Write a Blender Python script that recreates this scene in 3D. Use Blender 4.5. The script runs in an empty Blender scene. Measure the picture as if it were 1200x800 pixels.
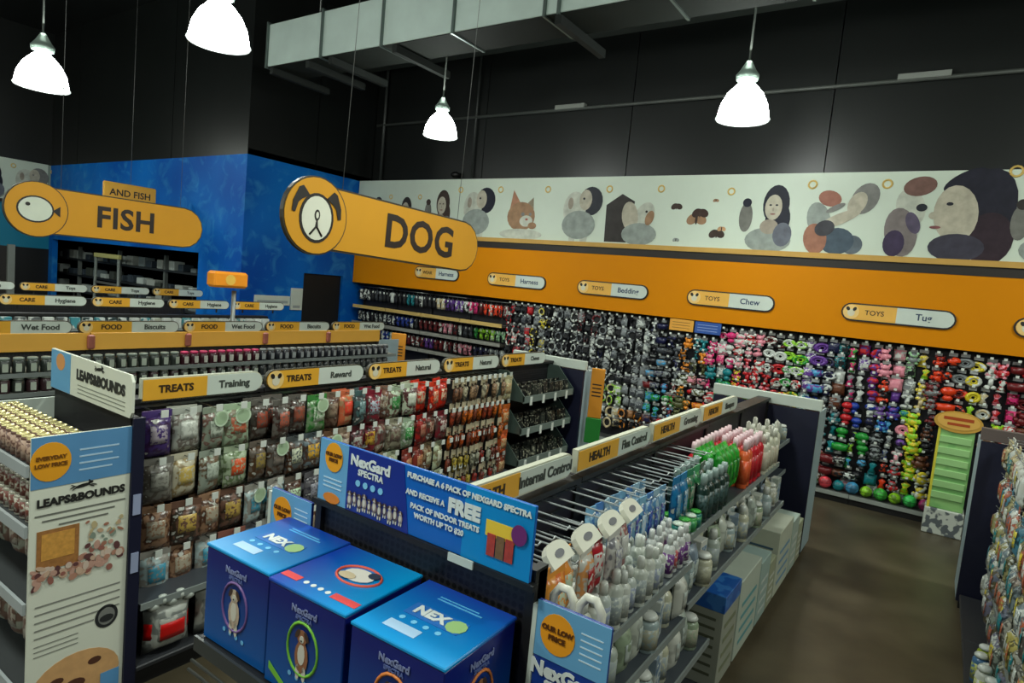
import bpy, math, random
from mathutils import Matrix, Vector
random.seed(7)
SC = bpy.context.scene
COL = SC.collection
PI = math.pi

# ------------------------------------------------------------------ camera
cam_d = bpy.data.cameras.new('camera'); cam = bpy.data.objects.new('camera', cam_d); COL.objects.link(cam)
cam_d.sensor_width = 36; cam_d.lens = 743 / 1200 * 36; cam_d.clip_end = 80
cam.matrix_world = Matrix(((0.820751, -0.12875, 0.556589, 0), (0.563508, 0.022229, -0.825811, 0),
                           (0.093951, 0.991428, 0.090796, 2.4), (0, 0, 0, 1)))
SC.camera = cam
# ------------------------------------------------------------------ world, exposure
w = bpy.data.worlds.new('world'); SC.world = w; w.use_nodes = True
w.node_tree.nodes['Background'].inputs[0].default_value = (.80, .95, .88, 1)
w.node_tree.nodes['Background'].inputs[1].default_value = .10
SC.view_settings.view_transform = 'Standard'; SC.view_settings.look = 'None'
SC.view_settings.exposure = 0.0; SC.view_settings.gamma = 1
# ------------------------------------------------------------------ light of the high-bay lamps (grid over the whole shop)
LAMP_Z = 4.55
LAMPS = [(-10.3, 3.55), (-6.2, 3.55), (-6.35, 6.95), (-2.1, 7.2)]
EXTRA = [(-2.1, 3.55), (2.1, 3.55), (2.1, 7.2), (-10.3, 0.0), (-6.2, 0.0), (-2.1, 0.0), (2.1, 0.0), (-14.4, 3.55), (-14.4, 0.0),
         (-6.2, -3.6), (-2.1, -3.6), (-10.3, -3.6)]
for i, (x, y) in enumerate(LAMPS + EXTRA):
    l = bpy.data.lights.new('lamp_light', 'AREA'); l.shape = 'DISK'; l.size = .5; l.spread = math.radians(160)
    l.energy = 36; l.color = (.93, 1.0, .90)
    o = bpy.data.objects.new('lamp_light', l); COL.objects.link(o); o.location = (x, y, LAMP_Z - .3 if i < 4 else 4.3)
    if i >= 4:
        l = bpy.data.lights.new('lamp_glow', 'POINT'); l.shadow_soft_size = .28; l.energy = 100; l.color = (.93, 1.0, .90)
        o = bpy.data.objects.new('lamp_glow', l); COL.objects.link(o); o.location = (x, y, 4.5)

# ------------------------------------------------------------------ materials
def lin(c):
    c = c / 255.
    return c / 12.92 if c <= .04045 else ((c + .055) / 1.055) ** 2.4
def L3(c): return (lin(c[0]), lin(c[1]), lin(c[2]), 1)
_M = {}
def mat(c, rough=.5, metal=0, emit=0, noise=.10, scale=6, bump=0, spec=.5):
    k = (c, rough, metal, emit, noise, scale, bump)
    if k in _M: return _M[k]
    m = bpy.data.materials.new('paint_%d_%d_%d' % c); m.use_nodes = True
    nt = m.node_tree; b = nt.nodes['Principled BSDF']
    b.inputs['Roughness'].default_value = rough; b.inputs['Metallic'].default_value = metal
    b.inputs['Specular IOR Level'].default_value = spec
    tc = nt.nodes.new('ShaderNodeTexCoord'); n = nt.nodes.new('ShaderNodeTexNoise'); n.inputs['Scale'].default_value = scale
    n.inputs['Detail'].default_value = 3
    nt.links.new(tc.outputs['Object'], n.inputs['Vector'])
    mr = nt.nodes.new('ShaderNodeMapRange'); mr.inputs[3].default_value = 1 - noise; mr.inputs[4].default_value = 1 + noise
    nt.links.new(n.outputs[0], mr.inputs[0])
    mx = nt.nodes.new('ShaderNodeMix'); mx.data_type = 'RGBA'; mx.blend_type = 'MULTIPLY'; mx.inputs[0].default_value = 1
    mx.inputs[6].default_value = L3(c); nt.links.new(mr.outputs[0], mx.inputs[7])
    nt.links.new(mx.outputs[2], b.inputs['Base Color'])
    if bump:
        bp = nt.nodes.new('ShaderNodeBump'); bp.inputs['Strength'].default_value = bump; bp.inputs['Distance'].default_value = .01
        nt.links.new(n.outputs[0], bp.inputs['Height']); nt.links.new(bp.outputs[0], b.inputs['Normal'])
    if emit:
        b.inputs['Emission Color'].default_value = L3(c); b.inputs['Emission Strength'].default_value = emit
    _M[k] = m; return m
def pr(c1, c2, scale=26, rough=.32, thr=.52, c3=None):
    """printed packaging: two or three inks in blotches that differ from pack to pack"""
    k = ('pr', c1, c2, scale, rough, thr, c3)
    if k in _M: return _M[k]
    m = bpy.data.materials.new('print_%d_%d_%d' % c1); m.use_nodes = True
    nt = m.node_tree; b = nt.nodes['Principled BSDF']; b.inputs['Roughness'].default_value = rough
    tc = nt.nodes.new('ShaderNodeTexCoord'); oi = nt.nodes.new('ShaderNodeObjectInfo')
    ml = nt.nodes.new('ShaderNodeMath'); ml.operation = 'MULTIPLY'; ml.inputs[1].default_value = 37
    nt.links.new(oi.outputs['Random'], ml.inputs[0])
    va = nt.nodes.new('ShaderNodeVectorMath'); va.operation = 'ADD'
    nt.links.new(tc.outputs['Object'], va.inputs[0]); nt.links.new(ml.outputs[0], va.inputs[1])
    n = nt.nodes.new('ShaderNodeTexNoise'); n.inputs['Scale'].default_value = scale; n.inputs['Detail'].default_value = 1.5
    nt.links.new(va.outputs[0], n.inputs['Vector'])
    r = nt.nodes.new('ShaderNodeValToRGB'); r.color_ramp.interpolation = 'LINEAR'
    e = r.color_ramp.elements; e[0].position = thr - .03; e[0].color = L3(c1); e[1].position = thr + .03; e[1].color = L3(c2)
    if c3:
        x = e.new(thr + .14); x.color = L3(c2); x = e.new(thr + .17); x.color = L3(c3)
    nt.links.new(n.outputs[0], r.inputs[0]); nt.links.new(r.outputs[0], b.inputs['Base Color'])
    _M[k] = m; return m

BLACK = (16, 17, 18); WHITE = (196, 206, 196); CREAM = (205, 208, 185); ORANGE = (222, 150, 30); OR2 = (206, 128, 0)
NAVY = (14, 18, 44); INK = (28, 22, 18)
M_BLK = mat(BLACK, .5); M_WHT = mat(WHITE, .45); M_ORG = mat(ORANGE, .45, noise=.04); M_INK = mat(INK, .5); M_NAVY = mat(NAVY, .5)
M_STEEL = mat((150, 155, 155), .3, 1); M_GREY = mat((96, 98, 96), .5); M_TAG = mat((214, 220, 212), .4)
M_WALLBLK = mat((15, 18, 17), .36, noise=.25, scale=1.4, spec=.4)
M_CARD = mat((180, 182, 170), .5)

# ------------------------------------------------------------------ mesh builder
class MB:
    def __init__(s): s.v = []; s.f = []; s.mi = []; s.ms = []; s.sm = []
    def mid(s, m):
        if m not in s.ms: s.ms.append(m)
        return s.ms.index(m)
    def add(s, vs, fs, m, smooth=False):
        o = len(s.v); s.v += [tuple(p) for p in vs]; k = s.mid(m)
        for f in fs: s.f.append(tuple(i + o for i in f)); s.mi.append(k); s.sm.append(smooth)
        return s
    def box(s, x0, x1, y0, y1, z0, z1, m, b=0):
        if b > 0:
            P = []
            for z, k in ((z0, b), (z0 + b, 0), (z1 - b, 0), (z1, b)):
                P.append([(x0 + b + k * .0 if 0 else x0 + (b if k else 0), y0 + (b if k else 0)), (x1 - (b if k else 0), y0 + (b if k else 0)),
                          (x1 - (b if k else 0), y1 - (b if k else 0)), (x0 + (b if k else 0), y1 - (b if k else 0))])
            zs = (z0, z0 + b, z1 - b, z1); vs = []
            for q, z in zip(P, zs):
                c = b * .7 if z in (z0 + b, z1 - b) else 0
                (ax, ay), (bx, by), (cx, cy), (dx, dy) = q
                vs += [(ax + c, ay, z), (bx - c, by, z), (bx, by + c, z), (cx, cy - c, z), (cx - c, cy, z), (dx + c, dy, z), (dx, dy - c, z), (ax, ay + c, z)]
            fs = [tuple(reversed(range(8))), tuple(range(24, 32))]
            for r in range(3):
                for i in range(8):
                    j = (i + 1) % 8; fs.append((r * 8 + i, r * 8 + j, r * 8 + 8 + j, r * 8 + 8 + i))
            return s.add(vs, fs, m)
        vs = [(x0, y0, z0), (x1, y0, z0), (x1, y1, z0), (x0, y1, z0), (x0, y0, z1), (x1, y0, z1), (x1, y1, z1), (x0, y1, z1)]
        return s.add(vs, [(3, 2, 1, 0), (4, 5, 6, 7), (0, 1, 5, 4), (1, 2, 6, 5), (2, 3, 7, 6), (3, 0, 4, 7)], m)
    def lathe(s, prof, m, c=(0, 0, 0), n=12, sy=1, sm=True):
        vs = []; fs = []
        for r, z in prof:
            for i in range(n):
                a = 2 * PI * i / n; vs.append((c[0] + r * math.cos(a), c[1] + r * sy * math.sin(a), c[2] + z))
        for k in range(len(prof) - 1):
            for i in range(n):
                j = (i + 1) % n; fs.append((k * n + i, k * n + j, k * n + n + j, k * n + n + i))
        fs.append(tuple(reversed(range(n)))); fs.append(tuple((len(prof) - 1) * n + i for i in range(n)))
        return s.add(vs, fs, m, sm)
    def ball(s, c, r, m, n=8, k=5):
        if not isinstance(r, tuple): r = (r, r, r)
        vs = []; fs = []
        for a in range(1, k):
            t = PI * a / k
            for i in range(n):
                p = 2 * PI * i / n; vs.append((c[0] + r[0] * math.sin(t) * math.cos(p), c[1] + r[1] * math.sin(t) * math.sin(p), c[2] - r[2] * math.cos(t)))
        b = len(vs); vs += [(c[0], c[1], c[2] - r[2]), (c[0], c[1], c[2] + r[2])]
        for a in range(k - 2):
            for i in range(n):
                j = (i + 1) % n; fs.append((a * n + i, a * n + j, a * n + n + j, a * n + n + i))
        for i in range(n):
            j = (i + 1) % n; fs.append((b, j, i)); fs.append((b + 1, (k - 2) * n + i, (k - 2) * n + j))
        return s.add(vs, fs, m, True)
    def tube(s, pts, r, m, n=6):
        rings = []; vs = []; fs = []
        pts = [Vector(p) for p in pts]
        for i, p in enumerate(pts):
            d = (pts[min(i + 1, len(pts) - 1)] - pts[max(i - 1, 0)]).normalized()
            u = d.cross(Vector((0, 0, 1)));
            if u.length < .1: u = d.cross(Vector((0, 1, 0)))
            u.normalize(); v = d.cross(u); rr = r[i] if isinstance(r, (list, tuple)) else r
            vs += [tuple(p + (u * math.cos(2 * PI * k / n) + v * math.sin(2 * PI * k / n)) * rr) for k in range(n)]
        for a in range(len(pts) - 1):
            for i in range(n):
                j = (i + 1) % n; fs.append((a * n + i, a * n + j, a * n + n + j, a * n + n + i))
        fs.append(tuple(reversed(range(n)))); fs.append(tuple((len(pts) - 1) * n + i for i in range(n)))
        return s.add(vs, fs, m, True)
    def ring(s, c, R, r, m, n=14, k=5, ax='y', sz=1):
        vs = []; fs = []
        for i in range(n):
            a = 2 * PI * i / n
            for j in range(k):
                b = 2 * PI * j / k; q = R + r * math.cos(b); h = r * math.sin(b)
                vs.append((c[0] + q * math.cos(a), c[1] + h, c[2] + q * sz * math.sin(a)) if ax == 'y' else (c[0] + q * math.cos(a), c[1] + q * math.sin(a), c[2] + h))
        for i in range(n):
            for j in range(k):
                a, b = (i + 1) % n, (j + 1) % k; fs.append((i * k + j, a * k + j, a * k + b, i * k + b))
        return s.add(vs, fs, m, True)
    def poly(s, P, y, m, t=.002):
        """flat shape in the x-z plane facing -y, its front at y - t"""
        n = len(P); vs = [(x, y - t, z) for x, z in P] + [(x, y, z) for x, z in P]
        fs = [tuple(range(n)), tuple(reversed(range(n, 2 * n)))] + [(i, i + n, (i + 1) % n + n, (i + 1) % n) for i in range(n)]
        return s.add(vs, fs, m)
    def ell(s, cx, cz, rx, rz, y, m, t=.002, n=16, rot=0, a0=0, a1=2 * PI):
        P = []
        full = abs(a1 - a0 - 2 * PI) < 1e-6
        for i in range(n):
            a = a0 + (a1 - a0) * i / (n if full else n - 1); x = rx * math.cos(a); z = rz * math.sin(a)
            P.append((cx + x * math.cos(rot) - z * math.sin(rot), cz + x * math.sin(rot) + z * math.cos(rot)))
        return s.poly(P, y, m, t)
    def rect(s, x0, x1, z0, z1, y, m, t=.002): return s.poly([(x0, z0), (x1, z0), (x1, z1), (x0, z1)], y, m, t)
    def pill(s, x0, x1, z0, z1, y, m, t=.01, left=True, right=True, n=8):
        r = (z1 - z0) / 2; cz = (z0 + z1) / 2; P = []
        if right: P += [(x1 - r + r * math.cos(a), cz + r * math.sin(a)) for a in [-PI / 2 + PI * i / n for i in range(n + 1)]]
        else: P += [(x1, z0), (x1, z1)]
        if left: P += [(x0 + r + r * math.cos(a), cz + r * math.sin(a)) for a in [PI / 2 + PI * i / n for i in range(n + 1)]]
        else: P += [(x0, z1), (x0, z0)]
        return s.poly(P, y, m, t)
    def pillow(s, x0, x1, z0, z1, d, m, y=0, nu=5, nv=6, back=.5, u0=0, u1=1, v0=0, v1=1, off=0, flat=.15):
        """filled bag, closed; front bulges to -y"""
        def bul(u, v): return (max(0, 1 - (2 * u - 1) ** 4) ** .8) * (max(0, 1 - (2 * v - 1) ** 4) ** .8)
        vs = []; fs = []
        sub = (u0, u1, v0, v1) != (0, 1, 0, 1)
        for side in (0, 1):
            for j in range(nv + 1):
                for i in range(nu + 1):
                    u = u0 + (u1 - u0) * i / nu; v = v0 + (v1 - v0) * j / nv
                    h = bul(u, v) * d
                    pin = 1 - .06 * math.sin(PI * v)
                    x = (x0 + x1) / 2 + (u - .5) * (x1 - x0) * pin
                    yy = y - h - off - .001 if side == 0 else ((y + h * back + .001) if not sub else y - h - off + .001)
                    vs.append((x, yy, z0 + (z1 - z0) * v))
        N = (nu + 1) * (nv + 1)
        for j in range(nv):
            for i in range(nu):
                a = j * (nu + 1) + i; fs.append((a, a + 1, a + nu + 2, a + nu + 1))
                a += N; fs.append((a, a + nu + 1, a + nu + 2, a + 1))
        per = [i for i in range(nu + 1)] + [j * (nu + 1) + nu for j in range(1, nv + 1)] + [nv * (nu + 1) + i for i in range(nu - 1, -1, -1)] + [j * (nu + 1) for j in range(nv - 1, 0, -1)]
        for q in range(len(per)):
            a, b = per[q], per[(q + 1) % len(per)]; fs.append((b, a, a + N, b + N))
        return s.add(vs, fs, m, True)
    def mesh(s, name):
        me = bpy.data.meshes.new(name); me.from_pydata(s.v, [], s.f)
        for m in s.ms: me.materials.append(m)
        me.polygons.foreach_set('material_index', s.mi); me.polygons.foreach_set('use_smooth', s.sm)
        me.update(); return me

STUFF = ('printed_lines', 'dog_row_print', 'biscuit_print', 'printing')
def link(name, me, parent=None, loc=(0, 0, 0), rz=0, rot=None):
    o = bpy.data.objects.new(name, me); COL.objects.link(o); o.location = loc
    if name in STUFF: o['kind'] = 'stuff'
    o.rotation_euler = rot if rot else (0, 0, rz)
    if parent: o.parent = parent
    return o
def tag(o, label=None, cat=None, group=None, kind=None):
    if label: o['label'] = label
    if cat: o['category'] = cat
    if group: o['group'] = group
    if kind: o['kind'] = kind
    return o
def thing(name, label, cat, loc=(0, 0, 0), rz=0, group=None, rot=None):
    return tag(link(name, None, None, loc, rz, rot), label, cat, group)
def struct(name, mb, parent=None, kind='structure'):
    o = link(name, mb.mesh(name), parent)
    if not parent: o['kind'] = kind
    return o
_T = {}
def textmesh(s, size, m, bold=0, align='CENTER', ext=.001, sp=1.0, shear=0):
    k = (s, size, m.name, bold, align, sp, shear)
    if k in _T: return _T[k]
    c = bpy.data.curves.new('lettering', 'FONT'); c.body = s; c.size = size; c.align_x = align; c.align_y = 'CENTER'
    c.extrude = ext; c.offset = bold; c.space_character = sp; c.resolution_u = 3; c.shear = shear
    o = bpy.data.objects.new('t', c); COL.objects.link(o)
    me = bpy.data.meshes.new_from_object(o); me.materials.clear(); me.materials.append(m); me.name = 'lettering'
    bpy.data.objects.remove(o); _T[k] = me; return me
def text(s, size, m, parent, x, y, z, bold=0, align='CENTER', sp=1.0, rz=0, rx=PI / 2, ry=0, label=None, name='lettering', shear=0):
    o = link(name, textmesh(s, size, m, bold, align, sp=sp, shear=shear), parent, (x, y - .001, z), rot=(rx, ry, rz))
    if label: o['label'] = label
    return o
# a kind of goods = list of (part name, mesh, parent index); first is the thing's own body
def place(proto, name, label, cat, group, loc, rz=0, rot=None, parts=True):
    root = link(name, proto[0][1], None, loc, rz, rot); tag(root, label, cat, group)
    if parts:
        for (n, me, p) in proto[1:]: link(n, me, root)
    return root
ORD = ['', 'first', 'second', 'third', 'fourth', 'fifth', 'sixth', 'seventh', 'eighth', 'ninth', 'tenth', 'eleventh', 'twelfth', 'thirteenth',
       'fourteenth', 'fifteenth', 'sixteenth', 'seventeenth', 'eighteenth', 'nineteenth', 'twentieth']
TENS = {2: 'twenty', 3: 'thirty', 4: 'forty', 5: 'fifty', 6: 'sixty'}
def ordn(n):
    if n <= 20: return ORD[n]
    t, u = divmod(n, 10)
    return TENS[t] + '-' + ORD[u] if u else TENS[t][:-1] + 'ieth'
_N = [((20, 20, 22), 'black'), ((70, 72, 74), 'dark grey'), ((130, 134, 134), 'grey'), ((205, 210, 200), 'white'), ((200, 190, 150), 'cream'),
      ((180, 30, 30), 'red'), ((95, 20, 25), 'dark red'), ((220, 70, 25), 'orange-red'), ((225, 140, 35), 'orange'), ((215, 200, 45), 'yellow'),
      ((140, 200, 40), 'lime green'), ((35, 135, 50), 'green'), ((165, 205, 165), 'pale green'), ((20, 120, 130), 'teal'), ((60, 130, 190), 'light blue'),
      ((25, 50, 140), 'blue'), ((20, 25, 60), 'navy'), ((90, 50, 130), 'purple'), ((205, 50, 120), 'pink'), ((220, 140, 150), 'pale pink'),
      ((100, 65, 40), 'brown'), ((160, 120, 80), 'tan'), ((90, 95, 55), 'olive')]
def cname(c): return min(_N, key=lambda k: sum((a - b) ** 2 for a, b in zip(k[0], c)))[1]

# ================================================================== ROOM
f = MB().box(-19, 6, -6, 9.5, -.1, 0, None)
m = bpy.data.materials.new('polished_concrete'); m.use_nodes = True
nt = m.node_tree; b = nt.nodes['Principled BSDF']; tc = nt.nodes.new('ShaderNodeTexCoord')
n1 = nt.nodes.new('ShaderNodeTexNoise'); n1.inputs['Scale'].default_value = 2.2; n1.inputs['Detail'].default_value = 8
nt.links.new(tc.outputs['Object'], n1.inputs['Vector'])
cr = nt.nodes.new('ShaderNodeValToRGB'); cr.color_ramp.elements[0].position = .3; cr.color_ramp.elements[0].color = L3((60, 54, 40))
cr.color_ramp.elements[1].position = .75; cr.color_ramp.elements[1].color = L3((88, 80, 62)); nt.links.new(n1.outputs[0], cr.inputs[0])
nt.links.new(cr.outputs[0], b.inputs['Base Color']); b.inputs['Roughness'].default_value = .38
f.ms = [m]; struct('floor', f)
struct('ceiling', MB().box(-19, 6, -6, 9.9, 7.3, 7.4, M_WALLBLK))
# back wall, black sheet panels with open joints
back = MB().box(-10.4, 6, 9.52, 9.7, 0, 7.3, M_WALLBLK); wb = struct('wall_back', back)
for i in range(6):
    x0 = -10.29 + i * 2.9; me = MB().box(x0, min(6, x0 + 2.885), 9.45, 9.52, 4.0, 7.29, M_WALLBLK).mesh('panel'); link('panel', me, wb)
# blue tank room projecting into the shop
mb = bpy.data.materials.new('underwater_mural'); mb.use_nodes = True; nt = mb.node_tree; b = nt.nodes['Principled BSDF']
tc = nt.nodes.new('ShaderNodeTexCoord'); n1 = nt.nodes.new('ShaderNodeTexNoise'); n1.inputs['Scale'].default_value = .45; n1.inputs['Detail'].default_value = 2
n2 = nt.nodes.new('ShaderNodeTexNoise'); n2.inputs['Scale'].default_value = 3.4; n2.inputs['Detail'].default_value = 10; n2.inputs['Distortion'].default_value = .9
for n in (n1, n2): nt.links.new(tc.outputs['Object'], n.inputs['Vector'])
r1 = nt.nodes.new('ShaderNodeValToRGB'); r1.color_ramp.elements[0].position = .38; r1.color_ramp.elements[0].color = L3((0, 72, 162))
r1.color_ramp.elements[1].position = .66; r1.color_ramp.elements[1].color = L3((10, 112, 200)); nt.links.new(n1.outputs[0], r1.inputs[0])
r2 = nt.nodes.new('ShaderNodeValToRGB'); r2.color_ramp.elements[0].position = .52; r2.color_ramp.elements[0].color = (0, 0, 0, 1)
r2.color_ramp.elements[1].position = .72; r2.color_ramp.elements[1].color = (.4, .4, .4, 1); nt.links.new(n2.outputs[0], r2.inputs[0])
mx = nt.nodes.new('ShaderNodeMix'); mx.data_type = 'RGBA'; nt.links.new(r2.outputs[0], mx.inputs[0]); nt.links.new(r1.outputs[0], mx.inputs[6])
mx.inputs[7].default_value = L3((70, 160, 210)); nt.links.new(mx.outputs[2], b.inputs['Base Color']); b.inputs['Roughness'].default_value = .5; b.inputs['Specular IOR Level'].default_value = .15
M_MURAL = mb
BX, BY = -10.31, 6.57
t = MB(); t.box(-18.5, BX, BY, BY + .12, 2.42, 4.2, mb); t.box(-11.7, BX, BY, BY + .12, 0, 2.42, mb); t.box(-18.5, -18.3, BY, BY + .12, 0, 2.42, mb)
t.box(BX - .12, BX, BY + .12, 7.9, 0, 4.2, mb); t.box(BX - .12, BX, 7.9, 8.86, 2.22, 4.2, mb); t.box(BX - .12, BX, 8.86, 9.52, 0, 4.2, mb)
struct('wall_blue', t)
t = MB(); t.box(-18.5, BX, BY + .02, 9.5, 4.2, 4.3, M_WALLBLK)
wu = struct('wall_upper', t)
for x0, x1 in ((-18.5, -17.06), (-17.04, -12.86), (-12.84, BX)):
    link('panel', MB().box(x0, x1, BY - .0, BY + .1, 4.2, 7.3, M_WALLBLK).mesh('panel'), wu)
for y0, y1 in ((BY + .1, 8.0), (8.015, 9.5)):
    link('panel', MB().box(BX - .1, BX, y0, y1, 4.2, 7.3, M_WALLBLK).mesh('panel'), wu)
t = MB(); t.box(BX - .1, BX - .06, 7.9, 8.86, 0, 2.22, mat((8, 8, 10), .6)); d1 = struct('door_1', t)
link('door_handle', MB().tube([(BX - .03, 8.0, 1.05), (BX - .03, 8.12, 1.05)], .012, M_STEEL).box(BX - .06, BX - .03, 8.0, 8.02, 1.03, 1.07, M_STEEL).mesh('door_handle'), d1)
M_TR = mat((9, 13, 18), .7, spec=.1); t = MB(); t.box(-20.7, -10.5, 9.3, 9.4, 0, 4.1, M_TR); t.box(-20.7, -10.5, BY + .2, 9.3, 3.0, 3.1, M_TR); t.box(-20.8, -20.7, BY + .1, 9.4, 0, 3.1, M_TR); t.box(-20.7, -18.5, BY + .1, BY + .2, 0, 3.1, M_TR); t.box(-20.7, -10.5, BY + .2, 9.3, -.1, .0, M_TR)
struct('wall_tank_room', t)
# end wall
M_TEAL = mat((12, 120, 150), .5, scale=1)
t = MB(); t.box(-18.7, -18.5, -6, BY + .1, 4.2, 7.3, M_WALLBLK); t.box(-18.7, -18.5, -6, BY + .1, 2.16, 3.2, M_TEAL)
t.box(-18.7, -18.5, -6, 5.72, 0, 2.16, mat((40, 36, 34))); t.box(-18.7, -18.5, 5.86, BY + .1, 0, 2.16, mat((10, 12, 14)))
t.box(-18.7, -18.5, -6, BY + .1, 3.2, 4.2, mat((150, 165, 150), .5)); struct('wall_left', t)
struct('trim_1', MB().box(-18.5, -18.42, 5.72, 5.86, 0, 2.2, mat((140, 146, 140), .5)))
struct('trim_2', MB().box(-18.52, -18.4, -6, BY, 3.18, 3.25, M_INK))
struct('wall_right', MB().box(6, 6.1, -6, 9.5, 0, 7.3, M_WALLBLK))
struct('wall_front', MB().box(-19, 6, -6.1, -6, 0, 7.3, mat((60, 62, 60), .6)))
# bulkhead over the toy wall
M_BH = mat(OR2, .55, noise=.05, scale=.8, spec=.12)
bh = struct('trim_3', MB().box(BX + .02, 6, 9.11, 9.45, 2.12, 2.99, M_BH))
tag(bh, 'long orange bulkhead over the toy wall')
struct('trim_4', MB().box(BX + .02, 6, 9.105, 9.45, 2.99, 3.10, mat((26, 20, 14), .6)))
struct('trim_5', MB().box(BX + .02, 6, 9.08, 9.45, 3.10, 3.17, mat((190, 150, 78), .5, spec=.2)))

# ------------------------------------------------------------------ photo banners
def sil(c): return mat(c, .5, noise=.45, scale=9, spec=.2)
HAIR = [(40, 42, 50), (52, 48, 46), (62, 50, 44), (30, 32, 44), (120, 120, 116)]
def banner_figure(par, kind, cx, s, z0, idx):
    """flat photographic cut-out print: a person with a pet, kitten, butterflies ..."""
    q = MB(); y = -.002
    sk = sil((176, 170, 152)); sk2 = sil((150, 140, 126)); gy = sil((140, 148, 142)); dk = sil(HAIR[idx % 5]); fur = sil((150, 118, 90)); wh = sil((182, 186, 172))
    cnt = [0]
    def E(x, z, rx, rz, m, k, rot=0):
        cnt[0] += 1; q.ell(cx + x * s, max(z0 + z * s, z0 + rz * s * .2), rx * s, rz * s, y - k * .0016 - cnt[0] * .00012, m, .0008, 20, rot)
    if kind == 'kitten':
        q.poly([(cx - .3 * s, z0 + .35 * s), (cx - .22 * s, z0 + .85 * s), (cx - .05 * s, z0 + .62 * s)], y, sil((165, 120, 95)), .0012)
        q.poly([(cx + .08 * s, z0 + .6 * s), (cx + .22 * s, z0 + .72 * s), (cx + .25 * s, z0 + .4 * s)], y, sil((140, 130, 110)), .0012)
        E(-.02, .38, .3, .26, fur, 1); E(.1, .3, .14, .1, wh, 2); E(.02, .42, .04, .035, dk, 3); E(.18, .42, .03, .03, dk, 3); E(.11, .33, .03, .02, sil((160, 90, 80)), 3)
        E(0, .06, .46, .1, wh, 4); E(.24, .22, .09, .06, fur, 5)
    elif kind == 'butterflies':
        for (x, z, r, c) in ((-.35, .62, .1, dk), (0, .42, .17, fur), (.05, .52, .14, sil((60, 44, 40))), (.35, .2, .13, dk), (.42, .28, .07, sil((190, 150, 110))), (.28, .72, .05, fur), (-.3, .08, .06, gy)):
            E(x - r * .4, z, r * .6, r * .45, c, 1, .7); E(x + r * .4, z, r * .6, r * .45, c, 1, -.5); E(x, z, r * .12, r * .5, dk, 2)
    elif kind == 'lean':   # big portrait, long dark hair, small dog held close
        hr = sil((34, 34, 46)); E(.27, .46, .27, .44, hr, 1, -.2); E(.36, .2, .2, .26, sil((48, 36, 44)), 1); E(.1, .78, .2, .08, hr, 1, .55)
        E(.06, .44, .19, .29, sk, 2, .12); E(-.12, .42, .05, .04, sk, 2); E(0, .54, .03, .018, dk, 4); E(-.1, .3, .05, .016, sil((130, 84, 84)), 4); E(.1, .1, .24, .14, sil((60, 58, 70)), 2)
        E(-.28, .72, .15, .1, sil((112, 84, 76)), 2, .2); E(-.34, .5, .13, .2, wh, 1, .3); E(-.4, .24, .15, .26, sil((120, 112, 110)), 1, .2); E(-.45, .12, .1, .14, sil((60, 50, 74)), 3); E(-.24, .5, .05, .04, dk, 3); E(-.3, .34, .06, .12, sil((84, 76, 96)), 3, .4)
    elif kind == 'side':   # person in profile holding a pet up
        E(.28, .68, .15, .2, dk, 1, -.4); E(.2, .62, .1, .15, sk, 2, -.4); E(.02, .42, .26, .07, sk, 3, .45); E(-.12, .68, .14, .1, sil((150, 100, 84)), 2, -.3); E(-.04, .56, .12, .035, dk, 4, .5)
        E(-.22, .4, .14, .24, gy, 1, .3); E(.02, .14, .2, .17, sil((70, 84, 96)), 2); E(-.24, .16, .14, .2, sil((150, 104, 84)), 2, .2); E(-.14, .3, .12, .1, sil((60, 60, 66)), 3, .4); E(.2, .1, .12, .12, sil((90, 100, 108)), 1)
    elif kind == 'hug':    # long haired child leaning over a pup
        q.poly([(cx - .4 * s, z0), (cx - .42 * s, z0 + .6 * s), (cx - .15 * s, z0 + .78 * s), (cx + .08 * s, z0 + .66 * s), (cx, z0)], y, dk, .0012)
        E(.02, .42, .14, .24, sk, 2, .2); E(.26, .42, .16, .24, wh, 1, -.4); E(.2, .14, .3, .18, gy, 3); E(.36, .4, .07, .12, fur, 4, -.3); E(.3, .5, .02, .02, dk, 5)
    elif kind == 'owl':    # curly hair, white jumper with a white pet
        E(.18, .66, .22, .24, dk, 1); E(.08, .68, .12, .17, sk, 2); E(-.12, .52, .22, .3, wh, 1); E(-.02, .26, .32, .24, gy, 3); E(-.12, .04, .06, .12, wh, 2); E(.1, .04, .07, .12, wh, 2)
        E(.05, .7, .02, .02, dk, 4); E(-.2, .62, .05, .1, sk2, 3)
    else:                  # head and shoulders with small animal beside
        E(.08, .6, .17, .26, dk, 1); E(.12, .4, .16, .24, dk, 1); E(.05, .56, .11, .17, sk, 2); E(.02, .12, .3, .17, gy, 1); E(.02, .3, .12, .1, sk2, 1); E(.2, .2, .12, .16, sil((96, 100, 110)), 2); E(-.3, .42, .09, .2, sil([(120, 130, 50), (96, 60, 50), (110, 110, 104)][idx % 3]), 2)
        E(.01, .59, .018, .012, dk, 3); E(.09, .59, .018, .012, dk, 3); E(.05, .47, .035, .01, sil((130, 84, 80)), 3); E(.05, .53, .012, .025, sk2, 3); E(-.3, .62, .06, .06, dk, 3)
    q.ring((cx + .5 * s, y, z0 + .86 * s), .05 * s, .012 * s, mat((214, 180, 96), .5), n=12, k=4)
    o = link('portrait_print', q.mesh('portrait_print'), par); o['label'] = {'kitten': 'printed ginger kitten', 'butterflies': 'printed butterflies', 'lean': 'large printed person nose to nose with a small dog', 'side': 'printed person lifting up a puppy',
        'hug': 'printed long-haired child hugging a pup', 'owl': 'printed curly-haired person with a white pet'}.get(kind, 'printed head and shoulders of a person with a small animal')
bn = thing('photo_banner', 'long pale banner of people and pets above the orange bulkhead', 'banner', (0, 9.11, 3.17))
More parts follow.
